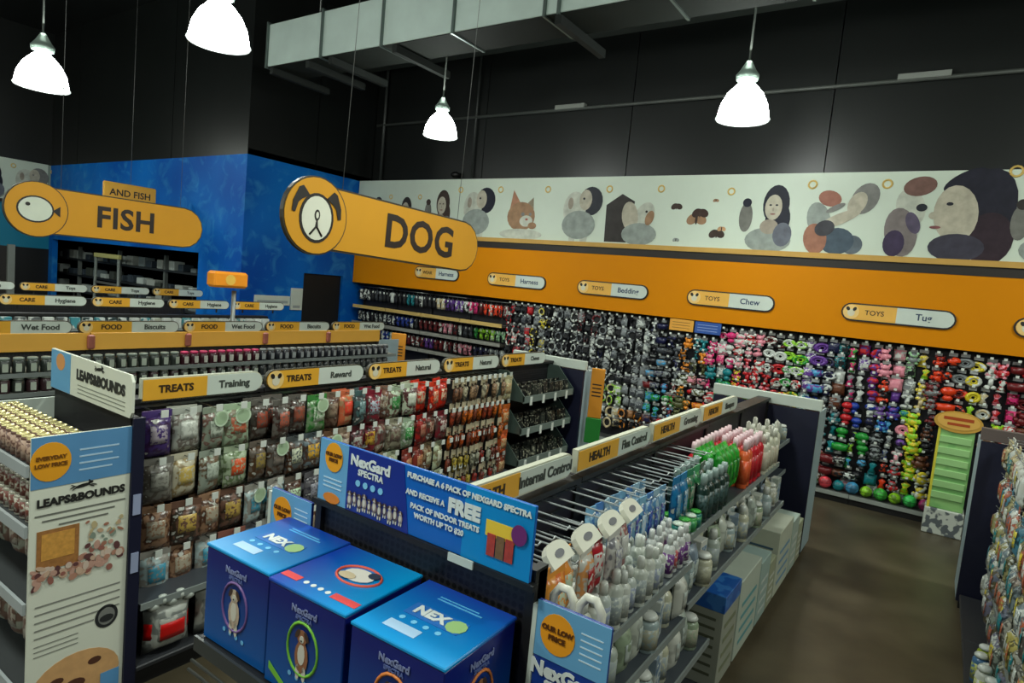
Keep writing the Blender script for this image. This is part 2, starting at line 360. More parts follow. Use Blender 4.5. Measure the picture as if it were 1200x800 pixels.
M_BAN = mat((196, 208, 192), .5, noise=.03)
link('banner_sheet', MB().box(BX + .02, 6, 0, .3, 0, 1.03, M_BAN).mesh('banner_sheet'), bn)
for i, (k, x, s) in enumerate([('head', -9.75, .8), ('head', -8.97, .8), ('head', -8.05, .95), ('owl', -7.15, .95), ('kitten', -6.18, .95), ('owl', -5.05, .95), ('hug', -4.2, .95),
                               ('butterflies', -3.14, .9), ('head', -2.15, 1.0), ('side', -1.3, 1.0), ('lean', -.13, 1.15), ('head', .85, 1.0), ('side', 2.0, 1.0)]):
    banner_figure(bn, k, x, s, .02, i)
b2 = thing('photo_banner', 'short pale banner of portraits on the far left wall', 'banner', (-18.49, 0, 3.25), PI / 2)
link('banner_sheet', MB().box(-3, 6.5, -.03, 0, 0, .95, M_BAN).mesh('banner_sheet'), b2)
for i, x in enumerate((3.0, 4.2, 5.35, 6.15)): 
    banner_figure(b2, ['head', 'owl'][i % 2], x, .9, .02, i + 1)
for ch in b2.children:
    if ch.name.startswith('portrait'): ch.location.y = -.03

# ------------------------------------------------------------------ bulkhead pills
def paw_icon(q, cx, cz, r, y):
    q.ell(cx, cz, r * .95, r * .95, y, mat((232, 196, 120), .45), .003, 16); q.ell(cx, cz - r * .1, r * .45, r * .5, y - .003, mat((210, 205, 180), .5), .002, 12)
    q.ell(cx - r * .4, cz + r * .4, r * .22, r * .3, y - .003, M_INK, .003, 8, .5); q.ell(cx + r * .4, cz + r * .4, r * .22, r * .3, y - .003, M_INK, .003, 8, -.5)
def pill_sign(x, w_, a, bt, label):
    t = thing('category_sign', label, 'sign', (x, 9.11, 2.45), 0, 'category signs on the bulkhead')
    h = .19
    link('backing', MB().pill(-w_ / 2 - .02, w_ / 2 + .02, -h / 2 - .018, h / 2 + .018, 0, M_INK, .02).mesh('backing'), t)
    link('orange_panel', MB().pill(-w_ / 2, 0, -h / 2, h / 2, -.02, mat((224, 170, 70), .45), .008, right=False).mesh('orange_panel'), t)
    link('white_panel', MB().pill(0, w_ / 2, -h / 2, h / 2, -.02, M_WHT, .008, left=False).mesh('white_panel'), t)
    q = MB(); paw_icon(q, -w_ / 2 + h / 2, 0, h / 2, -.028); link('dog_emblem', q.mesh('dog_emblem'), t)
    text(a, .085, M_INK, t, -w_ * .2, -.028, 0, .001); text(bt, .11, mat((40, 60, 90)), t, w_ * .24, -.028, 0, .002)
for x, w_, a, bt, wd in ((-7.99, 1.06, 'WEAR', 'Harness', 'leftmost, half behind the DOG board'), (-6.17, 1.18, 'TOYS', 'Harness', 'second from the left'), (-4.35, 1.18, 'TOYS', 'Bedding', 'third from the left'),
                     (-2.53, 1.18, 'TOYS', 'Chew', 'fourth from the left'), (-.5, 1.18, 'TOYS', 'Tug', 'largest in view, at the right'), (1.25, 1.18, 'TOYS', 'Fetch', 'cut off by the right edge')):
    pill_sign(x, w_, a, bt, 'rounded category sign on the orange bulkhead, ' + wd)

# ------------------------------------------------------------------ duct, pipes, girder, lamps
M_DUCT = mat((206, 224, 216), .33, .45, noise=.14, scale=3)
dt = thing('air_duct', 'long galvanised rectangular air duct hanging below the dark ceiling', 'duct', (-9.03, 6.0, 5.34))
x = 0; ws = [1.27, 1.22, 1.22, 1.3, .18] + [1.22] * 6
for i, w_ in enumerate(ws):
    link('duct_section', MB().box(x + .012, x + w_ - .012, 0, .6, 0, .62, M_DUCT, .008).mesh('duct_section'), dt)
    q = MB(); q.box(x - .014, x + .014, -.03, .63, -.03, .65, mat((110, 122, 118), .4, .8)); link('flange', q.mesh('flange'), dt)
    link('underside_shade', MB().box(x + .014, x + w_ - .014, .01, .6, -.012, -.002, mat((30, 34, 31), .8, spec=.1)).mesh('underside_shade'), dt); x += w_  # added dark sheet: shade below the duct put in as colour
for i, xx in enumerate((.15, 1.0, 1.5, 2.75, 5.2)):
    q = MB().box(xx - .04, xx + .04, -.02, 1.05, -.13, -.035, mat((24, 28, 26), .7, spec=.2)); link('support_bar', q.mesh('support_bar'), dt)
for i, xx in enumerate((.8, 3.8, 6.5, 9)):
    link('hanger_rod', MB().tube([(xx, .3, .6), (xx, .3, 1.96)], .012, M_GREY).mesh('hanger_rod'), dt)
M_DK = mat((44, 50, 46), .55)
gd = thing('roof_girder', 'dark steel roof girder above the back wall', 'girder', (0, 9.0, 6.35))
link('top_flange', MB().box(-10.2, 6, -.1, .1, .26, .3, M_DK).mesh('top_flange'), gd); link('web', MB().box(-10.2, 6, -.015, .015, .03, .26, M_DK).mesh('web'), gd)
link('bottom_flange', MB().box(-10.2, 6, -.1, .1, 0, .03, M_DK).mesh('bottom_flange'), gd)
cd = thing('wall_conduit', 'thin grey conduit running across the black back wall', 'pipe', (0, 9.4, 5.38))
link('tube', MB().tube([(-10.2, 0, 0), (6, 0, 0)], .028, mat((70, 74, 70), .5), 8).mesh('tube'), cd)
for x in (-5.6, -.6):
    link('junction_bracket', MB().box(x - .28, x + .28, -.05, .05, .0, .07, mat((120, 124, 118), .5)).mesh('junction_bracket'), cd)
vp = link('vertical_conduit', MB().tube([(-10.0, 9.4, 4.21), (-10.0, 9.4, 7.3)], .03, mat((48, 52, 50), .5)).mesh('vertical_conduit'))
tag(vp, 'dark vertical pipe up the black wall beside the blue room corner', 'pipe')
vp = link('vertical_conduit', MB().tube([(-7.6, 9.4, 4.21), (-7.6, 9.4, 7.3)], .02, mat((40, 44, 42), .5)).mesh('vertical_conduit'))
tag(vp, 'thin vertical pipe on the black wall right of the small lamp', 'pipe')
sn = link('wall_sensor', MB().ball((-7.95, 9.36, 4.33), (.1, .09, .06), mat((12, 12, 12), .4)).mesh('wall_sensor'))
tag(sn, 'small black sensor on top of the photo banner under the small lamp', 'sensor')
M_SHADE = mat((246, 252, 246), .4, emit=38, noise=0)
def lamp(x, y, z, r, label):
    t = thing('pendant_lamp', label, 'lamp', (x, y, z), 0, 'high-bay pendant lamps')
    h = r * 1.45; q = MB()
    prof = [(r * 1.0, 0), (r * .98, .12 * h), (r * .9, .38 * h), (r * .7, .66 * h), (r * .42, .88 * h), (r * .22, h)]
    q.lathe([(r * .9, .02 * h)] + prof, M_SHADE, n=24); link('lamp_shade', q.mesh('lamp_shade'), t)
    link('rim', MB().ring((0, 0, 0), r, r * .05, mat((210, 222, 215), .3, emit=1.5), n=24, k=6, ax='z').mesh('rim'), t)
    link('lamp_housing', MB().lathe([(r * .24, h), (r * .42, h + .06 * r), (r * .45, h + .25 * r), (r * .3, h + .45 * r), (r * .16, h + .7 * r), (r * .1, h + .8 * r)], mat((150, 170, 160), .35, .6), n=16).mesh('lamp_housing'), t)
    link('cord', MB().tube([(0, 0, h + .75 * r), (0, 0, 7.3 - z)], .012, mat((70, 76, 72), .5)).mesh('cord'), t)
    up = bpy.data.lights.new('up_glow', 'POINT'); up.energy = 4; up.shadow_soft_size = .1; up.color = (.93, 1, .9)
    o = bpy.data.objects.new('up_glow', up); COL.objects.link(o); o.location = (0, 0, h + 1.2 * r); o.parent = t
lamp(-10.45, 3.58, 4.44, .31, 'small glowing white pendant lamp at the far left, over the fish board')
lamp(-6.3, 3.64, 4.50, .285, 'glowing white pendant lamp cut by the top edge, left of the duct end')
lamp(-6.2, 6.9, 4.37, .235, 'smallest glowing white pendant lamp, hanging below the duct above the DOG board')
lamp(-2.12, 7.25, 4.43, .275, 'large glowing white pendant lamp at the right, before the black wall')

# ------------------------------------------------------------------ hanging boards
def dog_head(q, cx, cz, r, y):
    wh = mat((216, 218, 200), .5)
    q.ell(cx, cz - r * .06, r * .56, r * .66, y, M_INK, .003, 24); q.ell(cx, cz - r * .06, r * .48, r * .58, y - .003, wh, .002, 24)
    for s in (-1, 1):
        q.poly([(cx + s * r * a, cz + r * b_) for a, b_ in ((.28, .5), (.5, .72), (.62, .66), (.78, .3), (.8, .02), (.7, .0), (.62, .26), (.52, .36))][::(1 if s < 0 else -1)], y - .004, M_INK, .003)
    q.ell(cx, cz + .02 * r, .09 * r, .15 * r, y - .005, M_INK, .002, 12); q.ell(cx, cz + .02 * r, .045 * r, .09 * r, y - .007, wh, .002, 12)
    q.tube([(cx, y - .006, cz - .1 * r), (cx - .02 * r, y - .006, cz - .3 * r), (cx - .2 * r, y - .006, cz - .52 * r)], .03 * r, M_INK, 5)
    q.tube([(cx, y - .006, cz - .1 * r), (cx + .02 * r, y - .006, cz - .3 * r), (cx + .2 * r, y - .006, cz - .52 * r)], .03 * r, M_INK, 5)
def fish_icon(q, cx, cz, r, y):
    wh = mat((206, 214, 196), .5)
    q.ell(cx - .05 * r, cz, .6 * r, .5 * r, y, M_INK, .003, 24); q.ell(cx - .05 * r, cz, .54 * r, .44 * r, y - .003, wh, .002, 24)
    q.poly([(cx + .5 * r, cz), (cx + .75 * r, cz - .2 * r), (cx + .75 * r, cz + .2 * r)], y - .004, M_INK, .003); q.ell(cx - .3 * r, cz + .16 * r, .08 * r, .07 * r, y - .006, M_INK, .002, 10)
def hang_board(X, y0, y1, z, hb, rc, word, tilt, icon, label, tx, ts, bold):
    t = thing('hanging_sign', label, 'sign', (X, y0, z), 0, None, rot=(0, tilt, PI / 2)) if False else thing('hanging_sign', label, 'sign', (X, y0, z), PI / 2)
    t.rotation_euler = Matrix.Rotation(PI / 2, 3, 'Z').to_4x4().to_euler() if not tilt else (Matrix.Rotation(PI / 2, 4, 'Z') @ Matrix.Rotation(tilt, 4, 'Y')).to_euler()
    Lh = y1 - y0; W = mat((206, 147, 38), .5, noise=.04, spec=.25); ed = mat((52, 46, 30), .5)
    q = MB(); q.pill(0, Lh + .015, -hb / 2 - .015, hb / 2 + .015, .0, ed, .03, left=False); q.pill(0, Lh, -hb / 2, hb / 2, -.03, W, .006, left=False); link('board', q.mesh('board'), t)
    q = MB(); q.ell(0, 0, rc + .012, rc + .012, -.005, ed, .035, 32); q.ell(0, 0, rc, rc, -.04, W, .006, 32); rd = link('roundel', q.mesh('roundel'), t)
    q = MB(); (dog_head if icon == 'dog' else fish_icon)(q, 0, 0, rc, -.046); link('emblem', q.mesh('emblem'), rd)
    text(word, ts, mat((34, 22, 14), .5), t, tx, -.037, -.01, bold, sp=1.06)
    for xx in (.25, Lh - .3): link('hanging_wire', MB().tube([(xx, .0, hb / 2), (xx, 0, 7.3 - z - (xx * tilt))], .003, M_GREY, 4).mesh('hanging_wire'), t)
hang_board(-3.86, 3.0, 4.92, 2.4 + .35, .44, .27, 'DOG', .028, 'dog', 'long orange hanging board reading DOG with a dog emblem', 1.12, .37, .010)
hang_board(-8.85, 3.0, 4.98, 2.4 + .335, .52, .31, 'FISH', 0, 'fish', 'long orange hanging board reading FISH with a fish emblem', .98, .36, .010)
t = thing('hanging_sign', 'small orange hanging sign reading AND FISH behind the FISH board', 'sign', (-12.4, 5.65, 3.22), PI / 2)
link('board', MB().box(-.45, .45, 0, .05, -.3, .3, mat((216, 160, 50), .5), .02).mesh('board'), t); text('AND FISH', .16, M_INK, t, 0, 0, .12, .003)
link('hanging_wire', MB().tube([(0, .02, .3), (0, .02, 4.2)], .004, M_GREY, 4).mesh('hanging_wire'), t)
for x, y in ((-7.9, 4.83),):
    t = thing('lit_sign', 'small glowing orange sign box on a grey post before the blue wall', 'sign', (x, y, 0), PI / 2)
    link('sign_box', MB().box(-.22, .26, -.1, .1, 1.99, 2.2, mat((226, 140, 30), .4, emit=.15), .03).mesh('sign_box'), t)
    link('roundel', MB().ell(0, 2.095, .07, .07, -.1, mat((235, 190, 80), .5), .004).mesh('roundel'), t)
    link('post', MB().tube([(.12, 0, 0), (.12, 0, 1.95)], .03, mat((120, 124, 120), .4, .5), 8).mesh('post'), t)
    link('foot', MB().lathe([(.16, 0), (.16, .02), (.05, .04)], M_GREY, (.12, 0, 0)).mesh('foot'), t)
for i, (y0, y1, z0, z1) in enumerate(((6.85, 7.6, 1.58, 1.76), (7.62, 7.88, 1.5, 1.92))):
    t = thing('notice_board', ['long low white board on the blue side wall', 'small upright white board beside the black doorway'][i], 'board', (BX, y0, z0), PI / 2)
    link('panel', MB().box(0, y1 - y0, -.03, 0, 0, z1 - z0, M_WHT, .006).mesh('panel'), t)
    link('printing', MB().rect(.05, y1 - y0 - .05, .04, .09, -.03, mat((150, 160, 160))).mesh('printing'), t)

# fish tank racks inside the blue room
t = thing('tank_rack', 'dark rack of small tanks and white tubs inside the blue room', 'rack', (-20.3, 7.1, 0))
for x in (0, 2.1, 4.2, 6.3, 8.4): link('upright', MB().box(x, x + .07, 0, .07, 0, 2.3, mat((96, 102, 100), .5)).mesh('upright'), t)
for z in (.6, 1.15, 1.55, 1.95): link('shelf', MB().box(0, 8.47, -.02, .6, z, z + .04, mat((34, 38, 42), .5)).mesh('shelf'), t)
M_G = mat((28, 38, 46), .1)
k = 0
for r, z in enumerate((1.19, 1.59, 1.99)):
    for i in range(19):
        s = random.uniform(.08, .2); x = .25 + i * .44 + random.uniform(-.08, .08)
        c = random.choice([(190, 200, 196), (60, 70, 80), (120, 132, 136), (70, 76, 70), (170, 176, 170)])
        mbb = MB().box(-s, s, -.12, .12, 0, random.uniform(.08, .22), mat(c, .4), .012)
        o = link('plastic_tub', mbb.mesh('plastic_tub'), None, (-20.3 + x, 7.3, z)); tag(o, '%s tub in the blue room, %s shelf, %s from the left' % (cname(c), ['lower', 'middle', 'top'][r], ordn(i + 1)), 'tub', 'tubs in the tank room')
t = thing('step_ladder', 'pale folding ladder frame standing in the tank room opening', 'ladder', (-16.0, 6.84, 0))
for s in (-.62, .62): link('rail', MB().tube([(s, 0, 0), (s * .9, 0, 2.15)], .035, mat((120, 128, 124), .4)).mesh('rail'), t)
link('top_bar', MB().box(-.6, .6, -.04, .04, 2.1, 2.2, mat((190, 186, 120), .5), .01).mesh('top_bar'), t)
for z in (.5, 1.0, 1.5): link('rung', MB().box(-.6, .6, -.02, .02, z, z + .05, M_GREY).mesh('rung'), t)

# ================================================================== SHELVING
mp = bpy.data.materials.new('perforated_board'); mp.use_nodes = True; nt = mp.node_tree; b = nt.nodes['Principled BSDF']
tc = nt.nodes.new('ShaderNodeTexCoord'); v = nt.nodes.new('ShaderNodeTexVoronoi'); v.inputs['Scale'].default_value = 38; v.inputs['Randomness'].default_value = 0
nt.links.new(tc.outputs['Object'], v.inputs['Vector']); r = nt.nodes.new('ShaderNodeValToRGB')
r.color_ramp.elements[0].position = .32; r.color_ramp.elements[0].color = L3((5, 5, 6)); r.color_ramp.elements[1].position = .4; r.color_ramp.elements[1].color = L3((30, 30, 33))
nt.links.new(v.outputs['Distance'], r.inputs[0]); nt.links.new(r.outputs[0], b.inputs['Base Color']); b.inputs['Roughness'].default_value = .45
M_PEG = mp
BAY = .94
def gondola(cx, y0, y1, label, shelves=(), hooks=None, top=1.50, dep=.48, board=None, side=1, group=None):
    t = thing('gondola_shelving', label, 'shelving', (cx, y0, 0), 0, group)
    n = max(1, round((y1 - y0) / BAY)); p = (y1 - y0) / n
    bm = MB().box(-.03, .03, .003, p - .003, .1, top, board or M_PEG).mesh('back_board'); um = MB().box(-.045, .045, -.02, .02, 0, top + .02, M_BLK).mesh('upright')
    km = MB().box(-dep + .03, dep - .03, .004, p - .004, 0, .1, mat((30, 30, 32), .6)).mesh('kick_plate'); bs = MB().box(-dep, dep, .003, p - .003, .1, .13, mat((44, 46, 50), .45), .006).mesh('base_shelf')
    cm = MB().box(-.06, .06, .003, p - .003, top, top + .025, M_BLK).mesh('top_cap')
    for i in range(n):
        for nm, me in (('back_board', bm), ('kick_plate', km), ('base_shelf', bs), ('top_cap', cm)): link(nm, me, t, (0, i * p, 0))
    for i in range(n + 1): link('upright', um, t, (0, i * p, 0))
    for (z, d, a, b_, m) in shelves:
        q = MB().box(min(.03 * side, d * side), max(.03 * side, d * side), 0, b_ - a, z - .025, z, m); sh = link('shelf', q.mesh('shelf'), t, (0, a - y0, 0))
        q = MB().box(d * side - .005, d * side + .005, 0, b_ - a, z - .032, z + .004, mat((128, 136, 134), .4)); link('ticket_rail', q.mesh('ticket_rail'), sh)
    return t
_SS = {}
def strip_sign(X, y, z, word, sub, label, Ln=.88, h=.105, face=PI / 2, icon=True, wc=None):
    t = thing('shelf_sign', label, 'sign', (X, y, z), face, 'category strips on top of the shelving')
    link('backing', MB().pill(-.008, Ln + .008, -h / 2 - .008, h / 2 + .008, .03, mat((60, 56, 40) if icon else (190, 192, 172)), .03, left=icon).mesh('backing'), t)
    link('orange_panel', MB().pill(0, Ln * .5, -h / 2, h / 2, 0, mat((222, 164, 46), .45), .004, right=False, left=icon).mesh('orange_panel'), t)
    link('white_panel', MB().pill(Ln * .5, Ln, -h / 2, h / 2, 0, M_WHT, .004, left=False).mesh('white_panel'), t)
    if icon:
        q = MB(); paw_icon(q, h * .55, 0, h * .55, -.005); link('dog_emblem', q.mesh('dog_emblem'), t)
    text(word, .062, mat((50, 34, 14)), t, Ln * (.3 if icon else .25), -.005, 0, .002); text(sub, .066, mat((60, 66, 60)), t, Ln * .74, -.005, 0, .002)
    link('bracket', MB().box(Ln * .2, Ln * .22, .03, .045, -h / 2 - .06, 0, M_BLK).box(Ln * .8, Ln * .82, .03, .045, -h / 2 - .06, 0, M_BLK).mesh('bracket'), t)
    return t
Y0S = [1.72, 2.66, 3.60, 4.54, 5.48]
# the five long runs of shelving, their centres about 2.5 m apart
M_SH = mat((62, 68, 74), .4)
SH2 = [(1.10, .48, 1.68, 3.12, M_SH), (1.165, .41, 3.14, 5.45, M_SH), (.86, .48, 3.14, 5.45, M_SH), (.80, .48, 1.68, 3.12, M_SH), (.46, .48, 1.68, 3.65, M_SH), (1.165, .28, 5.47, 6.55, M_SH), (.86, .28, 5.47, 6.55, M_SH)]
g2o = gondola(-1.37, 1.66, 6.58, 'centre run of shelving with bottles and blue promotional boxes', SH2, board=mat((26, 20, 30), .5))
g3o = gondola(-3.86, 1.66, 6.58, 'treats run of shelving hung with rows of pouches', [(.47, .46, 1.68, 5.4, mat((60, 64, 70), .4))])
g4m = mat((120, 120, 110), .5)
g4o = gondola(-6.35, .8, 6.1, 'third run of shelving with rows of jars under orange edging', [(1.17, .42, .8, 6.1, g4m), (1.325, .40, .8, 6.1, g4m), (.8, .46, .8, 6.1, g4m)])
gondola(-8.85, .8, 6.1, 'fourth run of shelving, seen only over the jars', [(1.38, .38, .8, 6.1, g4m)])
gondola(-11.3, .8, 6.1, 'farthest run of shelving before the blue room')
gRo = gondola(.88, 2.8, 6.58, 'right-hand run of shelving at the edge of the photo', [(.5, .34, 2.8, 6.55, g4m), (.85, .32, 2.8, 6.55, g4m)], side=-1, top=1.45, board=mat((40, 34, 34), .5))
eb = link('edging_board', MB().box(0, 5.3, .0, .01, -.01, .145, M_BLK).mesh('edging_board'), g4o, (.05, 0, 1.46), PI / 2)
for i in range(6):
    link('panel_section', MB().box(i * .885 + .003, i * .885 + .88, -.02, .0, -.01, .145, mat((222, 166, 66), .5, noise=.05), .003).mesh('panel_section'), eb)
    if i: link('joint_clip', MB().box(i * .885 - .03, i * .885 + .03, -.05, -.018, .0, .13, mat((150, 84, 70), .5, noise=.4, scale=30), .012).mesh('joint_clip'), eb)
for i, (w1, w2) in enumerate((('TREATS', 'Training'), ('TREATS', 'Reward'), ('TREATS', 'Natural'), ('TREATS', 'Natural'), ('TREATS', 'Chews'))):
    strip_sign(-3.80, Y0S[i] + (.12 if i == 0 else 0), 1.575, w1, w2, 'orange and white TREATS strip sign, %s from the near end of the treats shelving' % ordn(i + 1), Ln=.78 if i == 0 else .88, h=.125, icon=i > 0)
for i, (w1, w2) in enumerate((('HEALTH', 'Internal Control'), ('HEALTH', 'Flea Control'), ('HEALTH', 'Grooming'), ('HEALTH', 'Shampoo'))):
    t = strip_sign(-1.33, Y0S[i] - .04, 1.60, w1, w2, 'orange and white HEALTH strip sign, %s from the near end of the centre shelving' % ordn(i + 1), Ln=.88, h=.095, icon=False)
for i in range(5):
    strip_sign(-6.29, Y0S[i] - .18 + (0 if i else 0), 1.655, 'FOOD', 'Biscuits' if i % 2 else 'Wet Food', 'orange and white strip sign above the orange edging board, %s from the left' % ordn(i + 1), h=.10)
for i in range(4): strip_sign(-8.8, 2.66 + i * .95, 1.68, 'CARE', 'Hygiene', 'strip sign on the fourth run of shelving, %s from the left' % ordn(i + 1), h=.11)
for i in range(4): strip_sign(-11.25, 2.7 + i * .95, 1.68, 'CARE', 'Toys', 'small strip sign on the farthest shelving, %s from the left' % ordn(i + 1), h=.11)

# far end caps: back panels and white header boards
def far_end(cx, label, y=6.6, white=True, x0=-.5, x1=.5, col=None):
    t = thing('end_display', label, 'display', (cx, y, 0))
    link('back_panel', MB().box(x0, x1, 0, .04, .06, 1.46, col or M_NAVY).mesh('back_panel'), t)
    link('header_board', MB().box(x0 - .01, x1 + .02, -.01, .05, 1.47, 1.575, M_WHT if white else mat((98, 86, 82), .5), .004).mesh('header_board'), t)
    for s in (x0, x1 - .015): link('side_panel', MB().box(s, s + .015, .04, .48, .06, 1.45, mat((150, 170, 176), .5)).mesh('side_panel'), t)
    for z in (.13, .5, .9): link('shelf', MB().box(x0 + .02, x1 - .02, .04, .46, z - .025, z, M_GREY).mesh('shelf'), t)
    link('plinth', MB().box(x0 + .02, x1 - .02, 0, .45, 0, .06, M_BLK).mesh('plinth'), t)
    return t
far_end(-1.37, 'navy-backed far end display of the centre shelving with white header')
far_end(-3.9, 'far end display of the treats shelving with white header')
far_end(.88, 'navy-backed far end display of the right shelving with brown-grey header', white=False)
t = far_end(-6.62, 'far end display of the third shelving run with small white header', y=6.14, x0=-.28, x1=.2)
# vertical pointer signs
def point_sign(X, Y, z0, z1, w_, green, label, rz=0):
    t = thing('upright_sign', label, 'sign', (X, Y, 0), rz)
    zc = z0 + (z1 - z0) * (.34 if green else 0)
    link('orange_panel', MB().box(-w_ / 2, w_ / 2, -.01, .01, zc, z1, mat((214, 140, 34), .5), .008).mesh('orange_panel'), t)
    if green: link('green_panel', MB().box(-w_ / 2 - .01, w_ / 2 + .01, -.02, .02, z0, zc, mat((34, 130, 48), .5), .01).mesh('green_panel'), t)
    q = MB()
    for i in range(4): q.rect(-w_ * .34, w_ * .34, z1 - .2 - i * .045, z1 - .185 - i * .045, -.01, M_INK, .002)
    link('printing', q.mesh('printing'), t); link('post', MB().tube([(0, .02, 0), (0, .02, z1)], .012, M_GREY, 6).mesh('post'), t)
point_sign(-3.28, 6.75, .6, 1.5, .16, True, 'narrow upright orange sign with green foot beside the treats end display', .3)
point_sign(-6.55, 6.75, .9, 1.52, .22, False, 'small upright yellow-orange sign at the end of the jar shelves', .5)

# ------------------------------------------------------------------ near end display with the blue boxes
CY = (0, 160, 214); DBL = (16, 44, 140); MBL = (10, 92, 178); SKY = (104, 166, 208)
ec = thing('end_display', 'black perforated near end display that carries three blue boxes', 'display', (-1.40, 1.6, 0))
link('back_panel', MB().box(-.5, .5, .0, .045, .05, 1.55, M_PEG).mesh('back_panel'), ec)
for s in (-.5, .47): link('upright', MB().box(s, s + .03, -.02, .05, 0, 1.56, M_BLK).mesh('upright'), ec)
for z in (1.045, .62, .16):
    sh = link('shelf', MB().box(-.655, .5, -.385, -.0, z - .03, z, mat((40, 42, 46), .4, .5), .006).mesh('shelf'), ec)
    link('ticket_rail', MB().box(-.655, .5, -.395, -.385, z - .05, z + .004, mat((70, 74, 74), .35, .5)).tube([(-.655, -.40, z - .085), (.5, -.40, z - .085)], .006, M_STEEL, 6).tube([(-.655, -.41, z - .115), (.5, -.41, z - .115)], .006, M_STEEL, 6).mesh('ticket_rail'), sh)
link('plinth', MB().box(-.66, .48, -.37, 0, 0, .1, M_BLK).mesh('plinth'), ec)
M_W = mat((222, 230, 226), .4)
def mini_dog(q, cx, cz, s, y, c, ring=None):
    if ring: q.ring((cx, y - .0005, cz), .34 * s, .024 * s, mat(ring, .4), n=20, k=4, sz=1.25)
    a = mat(c, .5, noise=.3, scale=60); w_ = mat((208, 204, 190), .5)
    q.ell(cx, cz - .12 * s, .15 * s, .26 * s, y - .002, a, .001, 12); q.ell(cx, cz - .08 * s, .08 * s, .17 * s, y - .003, w_, .001, 12)
    q.ell(cx, cz + .2 * s, .11 * s, .12 * s, y - .003, a, .001, 12); q.ell(cx, cz + .17 * s, .05 * s, .06 * s, y - .004, w_, .001, 8)
    for k in (-1, 1):
        q.ell(cx + k * .1 * s, cz + .24 * s, .04 * s, .09 * s, y - .004, mat((70, 50, 40)), .001, 8, k * .5); q.ell(cx + k * .07 * s, cz - .38 * s, .045 * s, .13 * s, y - .002, w_, .001, 8)
    q.ell(cx, cz + .15 * s, .018 * s, .014 * s, y - .006, M_INK, .001, 6)
def grad(c1, c2, axis, a, b_, name):
    """printed colour wash of the carton: dark blue running into cyan"""
    m = bpy.data.materials.new(name); m.use_nodes = True; nt = m.node_tree; b = nt.nodes['Principled BSDF']; b.inputs['Roughness'].default_value = .28
    tc = nt.nodes.new('ShaderNodeTexCoord'); sp = nt.nodes.new('ShaderNodeSeparateXYZ'); nt.links.new(tc.outputs['Object'], sp.inputs[0])
    mr = nt.nodes.new('ShaderNodeMapRange'); mr.inputs[1].default_value = a; mr.inputs[2].default_value = b_; nt.links.new(sp.outputs[axis], mr.inputs[0])
    r = nt.nodes.new('ShaderNodeValToRGB'); r.color_ramp.elements[0].color = L3(c1); r.color_ramp.elements[1].color = L3(c2)
    nt.links.new(mr.outputs[0], r.inputs[0]); nt.links.new(r.outputs[0], b.inputs['Base Color']); return m
G_F = grad((6, 86, 160), (18, 30, 112), 2, .0, .3, 'carton_front_print'); G_T = grad((14, 60, 170), (0, 150, 215), 0, -.17, .17, 'carton_top_print')
G_T2 = grad((0, 150, 215), (20, 60, 165), 1, -.18, .18, 'carton_top_print_b')
def blue_box(x, y, rz, label, ring, dog, top, hgt=.335):
    t = thing('display_carton', label, 'box', (x, y, 1.047), rz, 'blue promotional cartons')
    W2, D2 = .172, .172
    link('carton', MB().box(-W2, W2, -D2, D2, 0, hgt, G_F, .004).mesh('carton'), t)
    link('lid', MB().box(-W2 - .003, W2 + .003, -D2 - .003, D2 + .003, hgt, hgt + .012, G_T2 if top != 1 else G_T, .003).mesh('lid'), t)
    for face, rzz, nm in ((0, 0, 'front_print'), (1, PI / 2, 'side_print')):
        q = MB(); mini_dog(q, 0, .17, .2, 0, dog, ring)
        for k in range(4): q.ell(-.05 + k * .034, .075 - k * .004, .008, .008, -.001, mat((110, 180, 225)), .001, 8)
        if top == 1: q.poly([(-.15, .05), (-.06, .0), (-.06, .02), (-.15, .075)], -.001, mat((120, 190, 60)), .001)
        o = link(nm, q.mesh(nm), t, (0, -D2 - .001, 0) if not face else (W2 + .001, 0, 0), rzz)
        text('NexGard', .03, mat((128, 138, 180)), o, 0, -.001, hgt - .045, .001); text('SPECTRA', .018, mat((96, 112, 170)), o, 0, -.001, hgt - .068, .0006)
    # print on the lid, read from the aisle side
    q = MB(); zz = 0
    if top != 1:
        q.rect(-.1, .1, -.035, .035, 0, mat((40, 110, 190)), .001); q.ell(.075, -.0, .034, .034, -.001, mat((160, 200, 130)), .001, 10)
        for k in range(4): q.ell(-.08 + k * .045, -.06, .010, .010, 0, mat((120, 200, 240)), .001, 8)
        q.rect(-.1, .02, -.125, -.085, 0, mat((170, 205, 235)), .001); q.rect(-.07, .1, .09, .096, 0, mat((90, 180, 230)), .001); q.rect(-.07, .08, .105, .11, 0, mat((90, 180, 230)), .001)
    else:
        q.ring((.03, 0, .02), .085, .006, mat((226, 90, 70)), n=22, k=4, sz=.7); q.ell(.03, .02, .06, .04, -.002, mat((230, 226, 214)), .002, 14); q.ell(.075, .045, .022, .02, -.005, mat((50, 60, 80)), .001, 10)
        q.ell(0, -.005, .035, .02, -.005, mat((214, 196, 160)), .001, 10); q.rect(-.168, -.09, -.135, -.105, 0, mat((226, 70, 70)), .001); q.rect(.06, .168, -.135, -.105, 0, mat((226, 70, 70)), .001)
        for k in range(4): q.ell(-.06 + k * .033, -.12, .010, .010, 0, M_W, .001, 8)
    o = link('lid_print', q.mesh('lid_print'), t, (0, 0, hgt + .0125), rot=(-PI / 2, 0, 0))
    if top != 1: text('NEX', .058, M_W, o, -.02, -.002, 0, .003)
    return t
blue_box(-1.868, 1.405, .03, 'blue promotional carton with pale ringed dog, leftmost of three on the end display', (120, 90, 150), (190, 170, 150), 0)
blue_box(-1.508, 1.405, .04, 'blue promotional carton with green ringed dog and red lid stripe, middle of three', (120, 190, 60), (150, 100, 70), 1)
